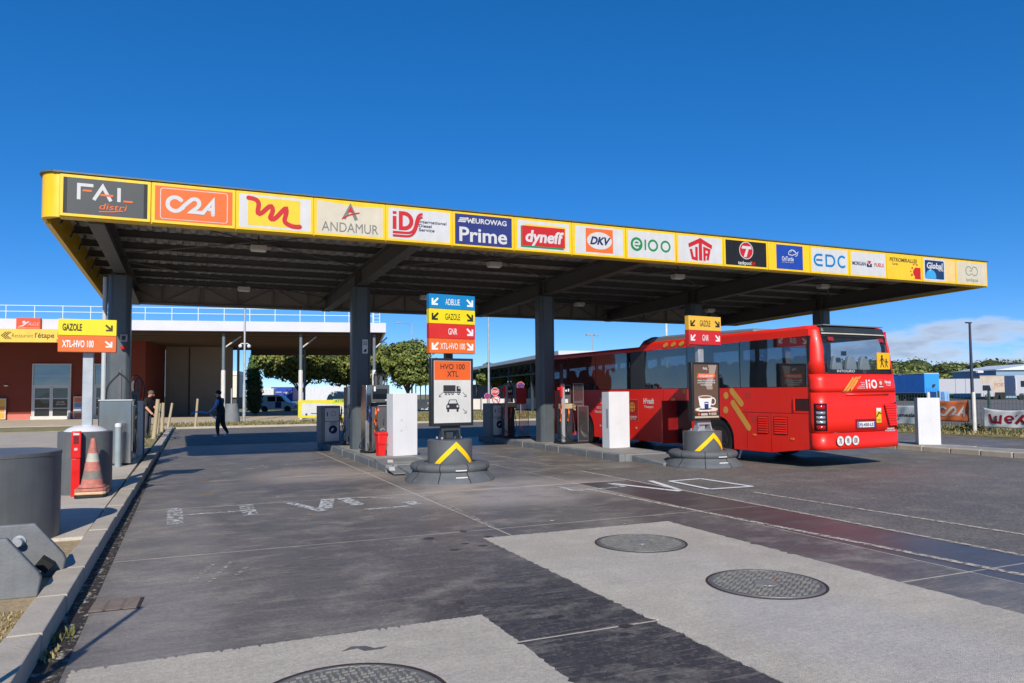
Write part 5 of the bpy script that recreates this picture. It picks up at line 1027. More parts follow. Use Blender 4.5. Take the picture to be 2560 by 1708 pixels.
rp(lambda b: [b.text2('Hérault', 2.09, 1.83, .06, WHT, 1, w=.2, bold=.04), b.text2('Transport', 2.10, 1.765, .03, WHT, 1, w=.16)], 'lettering')
rp(lambda b: b.text2('INTOURO', .78, 2.065, .05, ink((196, 200, 204)), 1, w=.56, bold=.02, shear=.25), 'lettering', eps=.058); rp(lambda b: [b.ring2(1.38, 2.07, .04, .008, GRY, 1), b.stroke2([(1.38, 2.07), (1.38, 2.105)], .006, GRY, 2)], 'maker_badge', eps=.058)
pg = B().bx(1.80, 2.22, -.085, -.062, 2.11, 2.48, ink((250, 190, 20))).obj('school_sign', bus, bevel=.006); pg.rotation_euler = (0, 0, 0); pg.location.y = lean(2.3)
def kids(b):
    K = ink((44, 36, 20))
    for cx, s in ((1.95, 1.), (2.09, .72)):
        z = 2.16; b.circ2(cx, z + .24 * s, .028 * s, K, 1, n=14); b.stroke2([(cx, z + .21 * s), (cx - .005, z + .10 * s)], .045 * s, K, 1.4); b.stroke2([(cx - .01, z + .11 * s), (cx - .045 * s, z)], .022 * s, K, 1.8); b.stroke2([(cx, z + .11 * s), (cx + .05 * s, z + .005)], .022 * s, K, 2.2); b.stroke2([(cx - .02 * s, z + .19 * s), (cx - .07 * s, z + .13 * s)], .016 * s, K, 2.6); b.stroke2([(cx + .02 * s, z + .19 * s), (cx + .08 * s, z + .13 * s)], .016 * s, K, 3)
    b.v = [(x, y, zz_) for x, y, zz_ in b.v]
b = B(); b.y0 = -.086; kids(b); b.obj('pictogram', pg, smooth=0, recalc=False)
for k, s in enumerate(('70', '90', '100')):
    rp(lambda b: [b.circ2(.47 + .235 * k, .585, .108, ink((60, 60, 60)), 1), b.circ2(.47 + .235 * k, .585, .102, WHT, 2), b.text2(s, .47 + .235 * k, .585, .11, ink((40, 40, 42)), 3, w=.075 if k < 2 else .11, bold=.02)], 'speed_sticker', eps=.092)
B().bx(1.0, 1.66, -.066, -.058, .80, 1.03, BRD).obj('plate_recess', bus, smooth=0)
pl = B().bx(1.05, 1.60, -.076, -.067, .85, .97, WHITE).obj('number_plate', bus, bevel=.004); b = B(); b.y0 = -.0775; b.rect2(1.055, 1.09, .855, .965, BLU, 1); b.rect2(1.56, 1.595, .855, .965, BLU, 1); b.text2('FJ-450-LS', 1.325, .91, .065, BLK, 2, w=.42, bold=.012); b.obj('lettering', pl, smooth=0)
rp(lambda b: [b.rect2(1.66, 1.82, .94, 1.26, ink((244, 200, 40)), 1), b.rect2(1.66, 1.82, 1.20, 1.26, WHT, 2), b.stroke2([(1.68, 1.08), (1.74, 1.16), (1.80, 1.14)], .03, BLK, 2), b.rect2(1.69, 1.79, .97, 1.02, ink((200, 150, 20)), 2)], 'blind_spot_sticker')
rp(lambda b: [b.text2('TRANSPORT', 2.12, .80, .03, WHT, 1, w=.24, bold=.03), b.text2('OCCITANIE SUD', 2.10, .755 + .005, .03, WHT, 1, w=.34, bold=.03)], 'lettering')
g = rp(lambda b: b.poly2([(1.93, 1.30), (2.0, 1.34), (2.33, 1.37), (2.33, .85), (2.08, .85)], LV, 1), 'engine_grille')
for k in range(9):
    z = .87 + k * .054; xl = 2.08 - .15 * (z - .85) / .45
    B().prism([(-.062, z), (-.085, z), (-.068, z + .044), (-.062, z + .044)], BR, 'yz', xl + .015, 2.32).obj('slat', g, smooth=0)
LR = mat('lamp_red', (168, 10, 12), .15, var=.1, coat=.5); LC = mat('lamp_clear', (206, 206, 208), .12, metal=.7, var=.1); LD = mat('lamp_dark', (40, 14, 16), .2)
for sx in (0, 1):
    t_ = []
    pts = [p for p in RC if p[0] <= .30] if sx == 0 else [p for p in RC if p[0] >= BW - .30]
    pts = [(x + (-.012 if sx == 0 else .012) * (1 if abs(x - (0 if sx == 0 else BW)) < .12 else .3), y - .014) for x, y in pts if y < .17]
    lamp = wall(pts, [.80, 1.0, 1.2, 1.38], LD, 'tail_light', .012)
    p2 = [(x + (-.008 if sx == 0 else .008), y - .010) for x, y in pts]
    for z0, z1, m in ((.83, .92, LR), (.955, 1.02, LC), (1.05, 1.115, LC), (1.15, 1.21, LC), (1.245, 1.35, LR)): wall(p2[1:-1], [z0, z1], m, 'lens', .01, parent=lamp)
for x in (.42, BW - .42): rp(lambda b: b.rect2(x - .09, x + .09, 2.72, 2.80, ink((170, 30, 36)), 1), 'high_brake_light', eps=.05)
wall([(x, y - .018) for x, y in RC if .4 < x < BW - .05], [1.606, 1.626], BRD, 'engine_lid_seam', .006); wall([(x, y - .018) for x, y in RC if .2 < x < BW - .2], [.752, .764], BRD, 'bumper_seam', .006)
wall([(.72, -.052), (1.26, -.066), (2.1, -.05)], [1.545, 1.585], BR, 'handle_ledge', .02)
B().bx(1.12, 1.28, .35, .36, 2.42, 2.52, BLACK).obj('rear_camera_box', bus)
# ================================================================ RESTAURANT BUILDING AT THE LEFT
BRICK = mat('red_brown_render', (122, 54, 38), .85, var=.12, vs=2, bump=.15, dirt=.08); PINK = mat('pink_plinth', (196, 112, 98), .85, var=.12, vs=2)
BWALL = mat('taupe_wall', (140, 128, 114), .85, var=.1, vs=1.2, dirt=.1); SOFF = mat('brown_soffit', (96, 78, 62), .8, var=.2, vs=2, stretch=(.3, 3, 1)); FASW = mat('pale_fascia', (198, 198, 204), .5, var=.05, vs=1, dirt=.06); RAIL = mat('pale_railing', (206, 220, 230), .4, var=.04)
LIN = mat('dark_interior', (22, 22, 24), .9, var=.1)
bd = thing('restaurant_building', 'low red rendered restaurant with white fascia and wide open roof overhang', 'building', (11.92, 47.8, 0), R(-11.7))
B().bx(-34, 0, 0, .12, 5.70, 6.33, FASW).obj('fascia', bd, bevel=.01); B().bx(-.12, 0, .121, 20, 5.70, 6.33, FASW).obj('fascia', bd)
B().bx(-34, -.121, .121, 20, 5.75, 6.28, SOFF).obj('roof_slab', bd, smooth=0)
for k in range(9): B().bx(-33.5, -.2, 1.2 + k * 2.1, 1.35 + k * 2.1, 5.55, 5.748, SOFF).obj('soffit_beam', bd, smooth=0)
B().bx(-11, -.13, 19.6, 19.9, 5.2, 5.748, SOFF).obj('rear_beam', bd, smooth=0)
B().bx(-36, -17.0, 8.3, 8.55, .46, 5.745, BRICK).obj('front_wall', bd, smooth=0); B().bx(-36, -24.06, 8.27, 8.55, .07, .458, PINK).obj('plinth', bd, smooth=0); B().bx(-17.76, -17.0, 8.27, 8.55, .07, .458, PINK).obj('plinth', bd, smooth=0); B().bx(-21.5, -20.16, 8.27, 8.55, .07, .458, PINK).obj('plinth', bd, smooth=0)
B().bx(-17.0, -16.75, 8.3, 14, .07, 5.745, BRICK).obj('side_wall', bd, smooth=0); B().bx(-16.74, -11.7, 14, 14.3, .07, 5.745, BWALL).obj('rear_wall', bd, smooth=0); B().bx(-14.98, -14.9, 13.9, 13.999, .07, 5.5, mat('joint_dark', (60, 54, 48), .8)).obj('wall_joint', bd, smooth=0)
for x, y, d in ((-10.18, .6, 1), (-5.44, .6, 1), (-.75, .6, 1), (-11.25, 14, 0), (-6.2, 16, 0), (-1.2, 16, 0)):
    o = B().cyl((x, y, .07), (x, y, 5.6), .10, mat('steel_column_blue', (100, 112, 120), .5), n=14).obj('column', bd)
    if d:
        B().lathe([(.135, .0), (.135, 3.1), (.12, 3.18), (.05, 3.2)], WHITE_W, (x, y, .07), n=16).obj('white_sleeve', o)
        B().cyl((x + .05, y + .1, 4.7), (x + .9, y + 1.0, 5.5), .05, WHITE_W, n=8).obj('knee_brace', bd)
# roof railing
xs_ = [-30.2 + k * 1.545 for k in range(20)]
for x in xs_: B().bx(x - .02, x + .02, .28, .32, 6.28, 7.18, RAIL).obj('rail_post', bd, smooth=0)
for z in (7.16, 6.80): B().cyl((-30.3, .3, z), (-.8, .3, z), .026, RAIL, n=8).obj('rail_bar', bd)
B().cyl((-.8, .3, 6.3), (-.8, .3, 7.2), .03, RAIL, n=8).obj('ladder_stile', bd); B().cyl((-.4, .3, 6.3), (-.4, .3, 7.2), .03, RAIL, n=8).obj('ladder_stile', bd)
for k in range(4): B().cyl((-.8, .3, 6.45 + k * .22), (-.4, .3, 6.45 + k * .22), .02, RAIL, n=6).obj('ladder_rung', bd)
# doors
DALU = mat('door_aluminium', (190, 190, 188), .45, metal=.2, var=.06)
WGD = glass('dark_door_glass', (.06, .07, .08), .85, .01, .035)
WGL = glass('reflecting_glass', (.10, .12, .14), .75, .01, .16)
def door(x0, x1, label=None):
    f = B(); z1 = 3.97; zm = 2.44; w_ = .09
    for a in ((x0, x0 + w_, .09, z1), (x1 - w_, x1, .09, z1)): f.bx(a[0], a[1], 8.200, 8.320, a[2], a[3], DALU)
    f.bx(x0 + w_, x1 - w_, 8.200, 8.320, z1 - w_, z1, DALU); f.bx(x0 + w_, x1 - w_, 8.200, 8.320, zm - .09, zm + .05, DALU); f.bx(x0 + w_, x1 - w_, 8.220, 8.300, 3.08, 3.13, DALU)
    o = f.obj('glazed_entrance', bd, smooth=0)
    B().bx(x0 + w_, x1 - w_, 8.250, 8.260, zm + .052, 3.078, WGL).obj('pane', o, smooth=0); B().bx(x0 + w_, x1 - w_, 8.250, 8.260, 3.132, z1 - w_ - .002, WGL).obj('pane', o, smooth=0)
    xm = (x0 + x1) / 2
    for a, c in ((x0 + w_ + .005, xm - .004), (xm + .004, x1 - w_ - .005)):
        l = B(); s = .1
        for q in ((a, a + s, .1, zm - .095), (c - s, c, .1, zm - .095)): l.bx(q[0], q[1], 8.205, 8.290, q[2], q[3], DALU)
        for z in (.1, .82, 1.5, zm - .19): l.bx(a + s, c - s, 8.210, 8.285, z, z + (.1 if z in (.1,) or z > 2 else .06), DALU)
        lf = l.obj('door_leaf', bd, smooth=0)
        for za, zb in ((.202, .818), (.882, 1.498), (1.562, zm - .192)): B().bx(a + s + .001, c - s - .001, 8.240, 8.250, za, zb, WGD).obj('pane', lf, smooth=0)
    B().bx(x0 - .02, x1 + .02, 8.100, 8.199, .07, .30, WHITE_W).obj('threshold', bd, smooth=0)
    B().bx(x0, x1, 8.330, 8.400, .1, z1, LIN).obj('dark_lobby', bd, smooth=0)
    return o
d1 = door(-24.02, -21.55); b = B(); b.y0 = 8.237; b.text2('ACCES', -22.2, 1.28, .11, ink((206, 206, 206)), 1, w=.5, bold=.02); b.text2('RESTAURANT', -22.18, 1.12, .10, ink((206, 206, 206)), 1, w=.62, bold=.02); b.obj('lettering', d1, smooth=0)
door(-20.1, -17.8)
B().lathe([(.001, -.1), (.1, -.08), (.15, .0)], WHITE_W, n=16).obj('wall_lamp', bd, loc=(-25.64, 8.24, 2.48))
# signs hung on the building
rs = thing('restaurant_sign', 'long yellow restaurant sign with chevrons under the white fascia', 'sign', (11.92, 47.8, 0), R(-11.7))
B().bx(-22.62, -18.2, -.35, -.1, 4.90, 5.69, ink((250, 206, 84))).obj('panel', rs, bevel=.01)
b = B(); b.y0 = -.352; DK = ink((84, 72, 40))
for k in range(3): b.stroke2([(-22.16 + k * .13, 5.52), (-22.42 + k * .13, 5.30), (-22.16 + k * .13, 5.08)], .05, DK, 1 + k, cap=False)
b.obj('chevrons', rs, smooth=0)
b = B(); b.y0 = -.352; b.text2('Restaurant', -21.3, 5.30, .24, DK, 1, w=1.12, bold=-.004); b.obj('lettering', rs, smooth=0)
b = B(); b.y0 = -.352; b.text2("l'étape", -20.12, 5.32, .30, DK, 1, w=1.05, bold=.02); b.obj('lettering', rs, smooth=0); b = B(); b.y0 = -.352; b.text2('7.', -19.4, 5.0, .14, DK, 1, w=.18, bold=.02); b.obj('lettering', rs, smooth=0); b = B(); b.y0 = -.352; b.rect2(-19.42, -19.2, 5.2, 5.52, DK, 1); b.rect2(-19.38, -19.24, 5.24, 5.48, ink((250, 206, 84)), 2); b.obj('pictogram', rs, smooth=0)
ob = thing('logo_sign', 'square orange logo box on the white fascia above the yellow restaurant sign', 'sign', (11.92, 47.8, 0), R(-11.7))
B().bx(-21.72, -20.42, -.2, -.02, 5.70, 6.36, ink((232, 88, 48))).obj('box', ob, bevel=.01); b = B(); b.y0 = -.202; b.circ2(-21.3, 6.1, .09, WH, 1); b.poly2([(-21.64, 5.83), (-21.35, 5.86), (-21.0, 6.14), (-21.1, 6.16), (-21.35, 5.95)], WH, 2); b.text2('AGE', -20.8, 6.0, .2, WH, 1, w=.6, bold=-.02, shear=.3); b.rect2(-21.64, -20.48, 5.76, 5.775, WH, 1); b.obj('print', ob, smooth=0)
def easel(x0, x1, z0, z1, cols, label):
    t = thing('menu_board', label, 'menu board', (11.92, 47.8, 0), R(-11.7)); B().bx(x0, x1, 8.05, 8.12, z0, z1, WHITE_W).obj('frame', t, bevel=.01); b = B(); b.y0 = 8.047; n = len(cols); h = (z1 - z0 - .1) / n
    for k, c in enumerate(cols): b.rect2(x0 + .06, x1 - .06, z0 + .05 + k * h, z0 + .05 + k * h + h * .94, ink(c), 1)
    b.obj('poster', t, smooth=0)
easel(-26.7, -25.55, .12, 1.56, [(238, 176, 60), (220, 150, 60), (240, 190, 80)], 'yellow food poster board at the far left foot of the red wall')
easel(-21.32, -20.6, .12, 1.66, [(206, 120, 96), (220, 220, 224), (120, 160, 200), (232, 120, 70)], 'white framed poster board beside the glazed restaurant entrance')
# ================================================================ PEOPLE
SKIN = mat('skin', (196, 146, 118), .55, var=.06)
def person(name, label, loc, rz, J, E, regs, mats, extra=None):
    """J: joint -> (x, y, z, radius); E: edges (a, b, region)"""
    root = thing(name, label, 'person', loc, rz)
    ks = list(J); me = bpy.data.meshes.new('sk'); me.from_pydata([J[k][:3] for k in ks], [(ks.index(a), ks.index(c)) for a, c, _ in E], [])
    ob = bpy.data.objects.new('sk', me); COL.objects.link(ob); md = ob.modifiers.new('skin', 'SKIN'); sk = me.skin_vertices[0].data
    for i, k in enumerate(ks): sk[i].radius = (J[k][3], J[k][4] if len(J[k]) > 4 else J[k][3]); sk[i].use_root = (k == 'pelvis')
    md.branch_smoothing = .6; ob.modifiers.new('sub', 'SUBSURF').render_levels = 2; ob.modifiers['sub'].levels = 2
    dg = bpy.context.evaluated_depsgraph_get(); dg.update(); m2 = bpy.data.meshes.new_from_object(ob.evaluated_get(dg)); bpy.data.objects.remove(ob)
    m2.materials.clear()
    for m in mats: m2.materials.append(m)
    for p in m2.polygons:
        c = p.center; best = 1e9; r_ = 0
        for a, q, reg in E:
            A = Vector(J[a][:3]); D_ = Vector(J[q][:3]) - A; t = max(0, min(1, (c - A).dot(D_) / max(D_.length_squared, 1e-9))); d = (c - A - D_ * t).length - (J[a][3] * (1 - t) + J[q][3] * t)
            if d < best: best = d; r_ = reg
        p.material_index = r_; p.use_smooth = True
    m2.name = 'body'; o = bpy.data.objects.new('body', m2); COL.objects.link(o); o.parent = root
    return root
def fingers(root, c, d, m, s=1.):
    d = Vector(d).normalized(); side = d.cross(Vector((0, 0, 1))).normalized(); dn = Vector((0, 0, -1)); c = Vector(c); b = B()
    for k, L in enumerate((.075, .085, .08, .062)):
        p = c + side * (k - 1.5) * .019 * s; b.tube([p, p + d * L * .5 * s + dn * .01, p + d * L * .8 * s + dn * .035 * s], [.0095 * s, .009 * s, .007 * s], m, 6)
    p = c - d * .05 - side * .03 * s; b.tube([p, p + d * .04 * s - side * .03 * s, p + d * .07 * s - side * .03 * s + dn * .015], [.011 * s, .010 * s, .008 * s], m, 6)
    return b.obj('fingers', root, smooth=60)
def face(root, c, f, hair, cap=None):
    c = Vector(c); f = Vector(f).normalized(); s = f.cross(Vector((0, 0, 1))).normalized(); b = B()
    b.ball(c + f * .108 + Vector((0, 0, -.015)), .018, SKIN, 8, (1, 1, 1.3))
    for g in (-1, 1): b.ball(c + s * .088 * g + Vector((0, 0, -.01)), .022, SKIN, 8, (.6, .6, 1.3))
    b.obj('face', root, smooth=60); e = B()
    for g in (-1, 1): e.ball(c + f * .094 + s * .034 * g + Vector((0, 0, .015)), .011, BLACK, 6)
    e.obj('eyes', root, smooth=60); mo = B(); mo.ball(c + f * .098 + Vector((0, 0, -.058)), .018, mat('lip', (150, 84, 74), .5), 8, (1, 1, .4)); mo.obj('mouth', root, smooth=60)
    h = B(); h.ball(c - f * .014 + Vector((0, 0, .035)), .108, hair, 14, (1.0, .96, .9)); h.obj('hair', root, smooth=60)
VEST = mat('black_vest', (30, 31, 36), .85, var=.2); TROU = mat('dark_trousers', (38, 38, 43), .85, var=.2); SLEEVE = mat('light_blue_sleeve', (104, 140, 190), .8, var=.1); SHOE = mat('white_trainer', (214, 216, 218), .6)
J = {'pelvis': (0, 0, .95, .16, .13), 'belly': (.03, 0, 1.12, .19, .19), 'chest': (.05, 0, 1.34, .20, .17), 'neck': (.09, 0, 1.50, .065), 'head': (.12, 0, 1.60, .095), 'crown': (.12, 0, 1.68, .085),
     'hipL': (.0, .095, .90, .12), 'kneeL': (.10, .10, .50, .088), 'ankL': (.07, .10, .10, .05), 'toeL': (.24, .10, .045, .042), 'hipR': (0, -.095, .90, .12), 'kneeR': (-.03, -.10, .49, .088), 'ankR': (-.22, -.10, .17, .05), 'toeR': (-.08, -.10, .05, .04),
     'shL': (.05, .19, 1.42, .085), 'elL': (.10, .26, 1.15, .06), 'wrL': (.30, .22, .98, .042), 'haL': (.38, .20, .95, .04), 'shR': (.05, -.19, 1.42, .085), 'elR': (.06, -.27, 1.15, .06), 'wrR': (.26, -.22, 1.0, .042), 'haR': (.34, -.19, .97, .04)}
E_ = [('pelvis', 'belly', 0), ('belly', 'chest', 0), ('chest', 'neck', 0), ('neck', 'head', 1), ('head', 'crown', 1), ('pelvis', 'hipL', 2), ('hipL', 'kneeL', 2), ('kneeL', 'ankL', 2), ('ankL', 'toeL', 3), ('pelvis', 'hipR', 2), ('hipR', 'kneeR', 2), ('kneeR', 'ankR', 2), ('ankR', 'toeR', 3), ('chest', 'shL', 0), ('shL', 'elL', 4), ('elL', 'wrL', 4), ('wrL', 'haL', 1), ('chest', 'shR', 0), ('shR', 'elR', 4), ('elR', 'wrR', 4), ('wrR', 'haR', 1)]
man = person('person', 'person in black vest, pale blue sleeves and white shoes walking with a blue hose', (1.22, 31.2, 0), R(158), J, E_, 0, [VEST, SKIN, TROU, SHOE, SLEEVE])
man.scale = (1.06, 1.06, 1.06); face(man, (.12, 0, 1.625), (1, 0, -.1), mat('dark_hair', (24, 20, 19), .8)); fingers(man, (.39, .2, .945), (1, -.1, -.2), SKIN); fingers(man, (.35, -.19, .965), (1, .1, -.2), SKIN)
bh = thing('blue_hose', 'short bright blue hose held out in front by the walking person', 'hose', (1.22, 31.2, 0), R(158)); B().tube(smoothpath([(.30, .19, .93), (.5, .15, .97), (.75, .1, 1.02), (1.0, .08, 1.0), (1.12, .08, .92)], 6), .028, mat('bright_blue_plastic', (30, 140, 206), .4), 8).obj('tube', bh, smooth=60); B().tube(smoothpath([(.34, .18, .9), (.25, .12, .82), (.12, .16, .74)], 5), .03, mat('pale_blue_plastic', (150, 190, 226), .4), 8).obj('tail', bh, smooth=60)
TS = mat('black_tshirt', (26, 26, 29), .9, var=.15); GT = mat('grey_trousers', (74, 78, 84), .9, var=.15)
J2 = dict(J); J2.update({'kneeL': (.02, .10, .50, .078), 'ankL': (.0, .11, .10, .052), 'toeL': (.16, .12, .045, .044), 'kneeR': (.03, -.10, .49, .078), 'ankR': (.0, -.11, .10, .05), 'toeR': (.16, -.12, .045, .044), 'head': (.16, 0, 1.59, .095), 'crown': (.17, 0, 1.67, .085), 'elL': (.12, .25, 1.15, .055), 'wrL': (.33, .18, 1.0, .04), 'haL': (.40, .14, .96, .04), 'elR': (.12, -.26, 1.14, .055), 'wrR': (.30, -.2, .92, .04), 'haR': (.36, -.18, .87, .04)})
E2 = [(a, c, 1 if (a[:2] in ('el', 'wr') or c[:2] in ('wr', 'ha')) else r_) for a, c, r_ in E_]
p2 = person('person', 'person in black T-shirt and grey trousers bending over beside the left island', (-1.35, 30.2, .11), R(-30), J2, E2, 0, [TS, SKIN, GT, mat('dark_shoe', (40, 38, 38), .6), TS])
face(p2, (.165, 0, 1.615), (1, 0, -.3), mat('greying_hair', (96, 84, 74), .8)); fingers(p2, (.41, .14, .955), (1, -.1, -.3), SKIN); fingers(p2, (.37, -.18, .86), (1, .1, -.3), SKIN)
# ================================================================ BACKGROUND
def leafmat(name, c, var=.35):
    m = mat(name, c, .7, var=var, vs=.9, rv=.05, spec=.3); return m
PINE = [leafmat('pine_light', (128, 136, 66)), leafmat('pine_mid', (100, 114, 54)), leafmat('pine_dark', (74, 88, 42))]; PINE_O = [leafmat('pine_olive', (138, 134, 66)), PINE[0], PINE[1]]
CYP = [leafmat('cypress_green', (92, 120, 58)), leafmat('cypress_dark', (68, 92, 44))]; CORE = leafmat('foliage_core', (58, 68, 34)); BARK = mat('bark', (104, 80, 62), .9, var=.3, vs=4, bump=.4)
def leaves(b, q, c, r, n, size, mats, flat=0.):
    V = {m: ([], []) for m in mats}
    for _ in range(n):
        d = Vector((q.gauss(0, 1), q.gauss(0, 1), q.gauss(0, 1))).normalized(); p = Vector(c) + Vector((d.x * r[0], d.y * r[1], d.z * r[2])) * q.uniform(.55, 1.18)
        nrm = (d + Vector((q.uniform(-.8, .8), q.uniform(-.8, .8), q.uniform(-.4, .8)))).normalized(); a = nrm.orthogonal().normalized(); e = nrm.cross(a); t = q.uniform(0, 6.28); a, e = a * math.cos(t) + e * math.sin(t), e * math.cos(t) - a * math.sin(t)
        s = size * q.uniform(.6, 1.3); vs, fs = V[q.choice(mats)]; o = len(vs); vs += [p - a * s, p - e * s * .55, p + a * s, p + e * s * .55]; fs.append((o, o + 1, o + 2, o + 3))
    for m, (vs, fs) in V.items(): b.add(vs, fs, m)
def blob(b, q, c, r, m, n=10):
    prof = []; T = b.T
    vs = []; K = 12
    for i in range(7):
        th = math.pi * i / 6
        for k in range(K):
            j = q.uniform(.86, 1.1); vs.append((c[0] + r[0] * math.sin(th) * math.cos(2 * math.pi * k / K) * j, c[1] + r[1] * math.sin(th) * math.sin(2 * math.pi * k / K) * j, c[2] - r[2] * math.cos(th) * j))
    b.add(vs, [(i * K + k, i * K + (k + 1) % K, (i + 1) * K + (k + 1) % K, (i + 1) * K + k) for i in range(6) for k in range(K)], m)
def pine(x, y, trunk_h, cz, rx, rz_, seed, label, mats=PINE, dens=1., lean_=.3, cat='tree', size=.17):
    q = random.Random(seed); t = thing('umbrella_pine', label, 'tree', (x, y, 0), 0, 'pines beyond the forecourt')
    tr = B(); tr.tube(smoothpath([(0, 0, 0), (lean_ * .4, 0, trunk_h * .5), (lean_ * .6, .1, trunk_h), (lean_ * .7, .1, cz)], 4), [.24, .22, .21, .2, .19, .18, .17, .16, .16, .15, .13, .12, .08][:13], BARK, 10)
    for k in range(6):
        a = k * 1.05 + q.uniform(-.3, .3); tr.tube([(lean_ * .6, .1, trunk_h * q.uniform(.85, 1.05)), (lean_ * .6 + math.cos(a) * rx * .4, math.sin(a) * rx * .4, cz - rz_ * .25), (lean_ * .6 + math.cos(a) * rx * .75, math.sin(a) * rx * .75, cz)], [.09, .06, .03], BARK, 6)
    tr.obj('trunk', t, smooth=60)
    b = B(); nc = int(46 * dens)
    for k in range(nc):
        a = q.uniform(0, 6.28); u = q.random() ** .5; zz_ = q.uniform(-.55, .95); w_ = math.sqrt(max(.05, 1 - max(0, zz_) ** 2)) * (1 if zz_ > -.3 else .8)
        c = (lean_ * .6 + math.cos(a) * u * rx * w_ * .86, math.sin(a) * u * rx * w_ * .86, cz + zz_ * rz_ * .8); r_ = rx * q.uniform(.15, .34)
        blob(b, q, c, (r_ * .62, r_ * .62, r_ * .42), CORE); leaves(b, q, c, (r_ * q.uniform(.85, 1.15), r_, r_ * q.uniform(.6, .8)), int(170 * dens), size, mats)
    b.obj('crown', t, smooth=0, recalc=False); return t
pine(18.5, 66.5, 1.9, 4.1, 2.75, 2.7, 3, 'broad rounded green pine right of the second canopy column', PINE, 1.5)
pine(10.0, 74.5, 1.9, 4.9, 4.2, 2.9, 5, 'wide olive pine with a forked trunk behind the parked white van', PINE_O, 1.8, .2)
pine(16.2, 77.5, 1.5, 4.5, 4.3, 3.0, 8, 'olive pine behind the round white sign, left of the second column', PINE_O, 1.6)
pine(31.5, 77.5, 2.0, 3.5, 2.2, 1.5, 11, 'low dark pine in front of the long open shed, left one', PINE, 1.1)
pine(34.9, 76.0, 2.0, 3.5, 2.4, 1.6, 12, 'low dark pine in front of the long open shed, right one', PINE, 1.1)
q = random.Random(21); t = thing('cypress', 'tall narrow cypress beside the camera pole under the building roof', 'cypress', (5.7, 73.5, 0)); B().cyl((0, 0, 0), (0, 0, 1.2), .12, BARK, n=8).obj('trunk', t); b = B()
for k in range(26):
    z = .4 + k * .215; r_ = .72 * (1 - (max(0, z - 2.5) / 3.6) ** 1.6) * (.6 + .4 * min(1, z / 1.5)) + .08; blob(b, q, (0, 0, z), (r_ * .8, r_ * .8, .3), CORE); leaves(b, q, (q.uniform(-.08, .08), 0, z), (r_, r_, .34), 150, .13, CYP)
b.obj('crown', t, smooth=0, recalc=False)
q = random.Random(22); t = thing('clipped_shrub', 'dark clipped shrub standing in the shade in front of the cypress', 'shrub', (5.2, 65.0, .05)); B().cyl((0, 0, 0), (0, 0, .5), .06, BARK, n=8).obj('stem', t); b = B()
for k in range(11):
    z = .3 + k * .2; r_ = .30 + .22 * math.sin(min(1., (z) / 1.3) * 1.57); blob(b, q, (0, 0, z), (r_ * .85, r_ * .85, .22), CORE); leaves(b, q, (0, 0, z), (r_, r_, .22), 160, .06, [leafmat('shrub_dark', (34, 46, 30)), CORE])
b.obj('crown', t, smooth=0, recalc=False)
# camera pole, weight, yellow board
t = thing('camera_pole', 'slender pale steel pole with two dome cameras in front of the building', 'pole', (3.06, 46.3, .05)); B().lathe([(.09, 0), (.085, 2.2), (.06, 2.4), (.055, 7.2), (.001, 7.22)], GALV, n=14).obj('shaft', t, smooth=40); B().bx(-.14, .14, -.14, .14, 0, .05, CONC).obj('foot', t)
for g in (-1, 1): B().tube([(0, 0, 4.62), (g * .15, 0, 4.66), (g * .24, 0, 4.6)], .03, WHITE, 8).obj('arm', t); B().ball((g * .24, 0, 4.5), .11, WHITE, 12).obj('dome_camera', t, smooth=60)
t = thing('concrete_weight', 'grey tapered concrete weight holding a thin post behind the walking person', 'concrete weight', (2.35, 46.0, .05)); B().lathe([(.001, 1.12), (.30, 1.12), (.34, 1.08), (.5, .1), (.5, 0)], CONC_G, n=24).obj('block', t); B().cyl((0, 0, 1.12), (0, 0, 2.0), .04, GALV, n=8).obj('post', t)
t = thing('warning_board', 'yellow attention board with a lorry and a red burst on two posts', 'sign board', (7.55, 45.6, .05))
B().bx(-1.5, 1.5, -.03, 0, .22, 1.28, ink((236, 222, 60))).obj('board', t); b = B(); b.y0 = -.031; b.rect2(-1.28, 1.3, .36, 1.1, ink((222, 222, 220)), 1); b.poly2([(-1.28, 1.1), (-.4, 1.1), (1.3, .94), (1.3, 1.1)], ink((236, 222, 60)), 2); b.rect2(-.75, 1.3, .44, .49, ink((60, 60, 62)), 2); b.circ2(-1.02, .42, .07, ink((70, 70, 72)), 2); b.circ2(.75, .44, .09, ink((60, 60, 62)), 3); b.poly2([(.1 + (.26 if k % 2 else .13) * math.cos(k * .52), .52 + (.2 if k % 2 else .1) * math.sin(k * .52)) for k in range(12)], RED, 4); b.obj('picture', t, smooth=0)
b = B(); b.y0 = -.033; b.rect2(.55, 2.0, 1.12, 1.32, ink((200, 226, 80)), 5); b.text2('ATTENTION', 1.3, 1.22, .14, ink((84, 96, 40)), 7, w=1.3, bold=.03); b.obj('lettering', t, smooth=0)
for x in (-1.45, -.45, .9): B().bx(x - .05, x + .05, .002, .08, 0, .9, WOOD).obj('post', t)
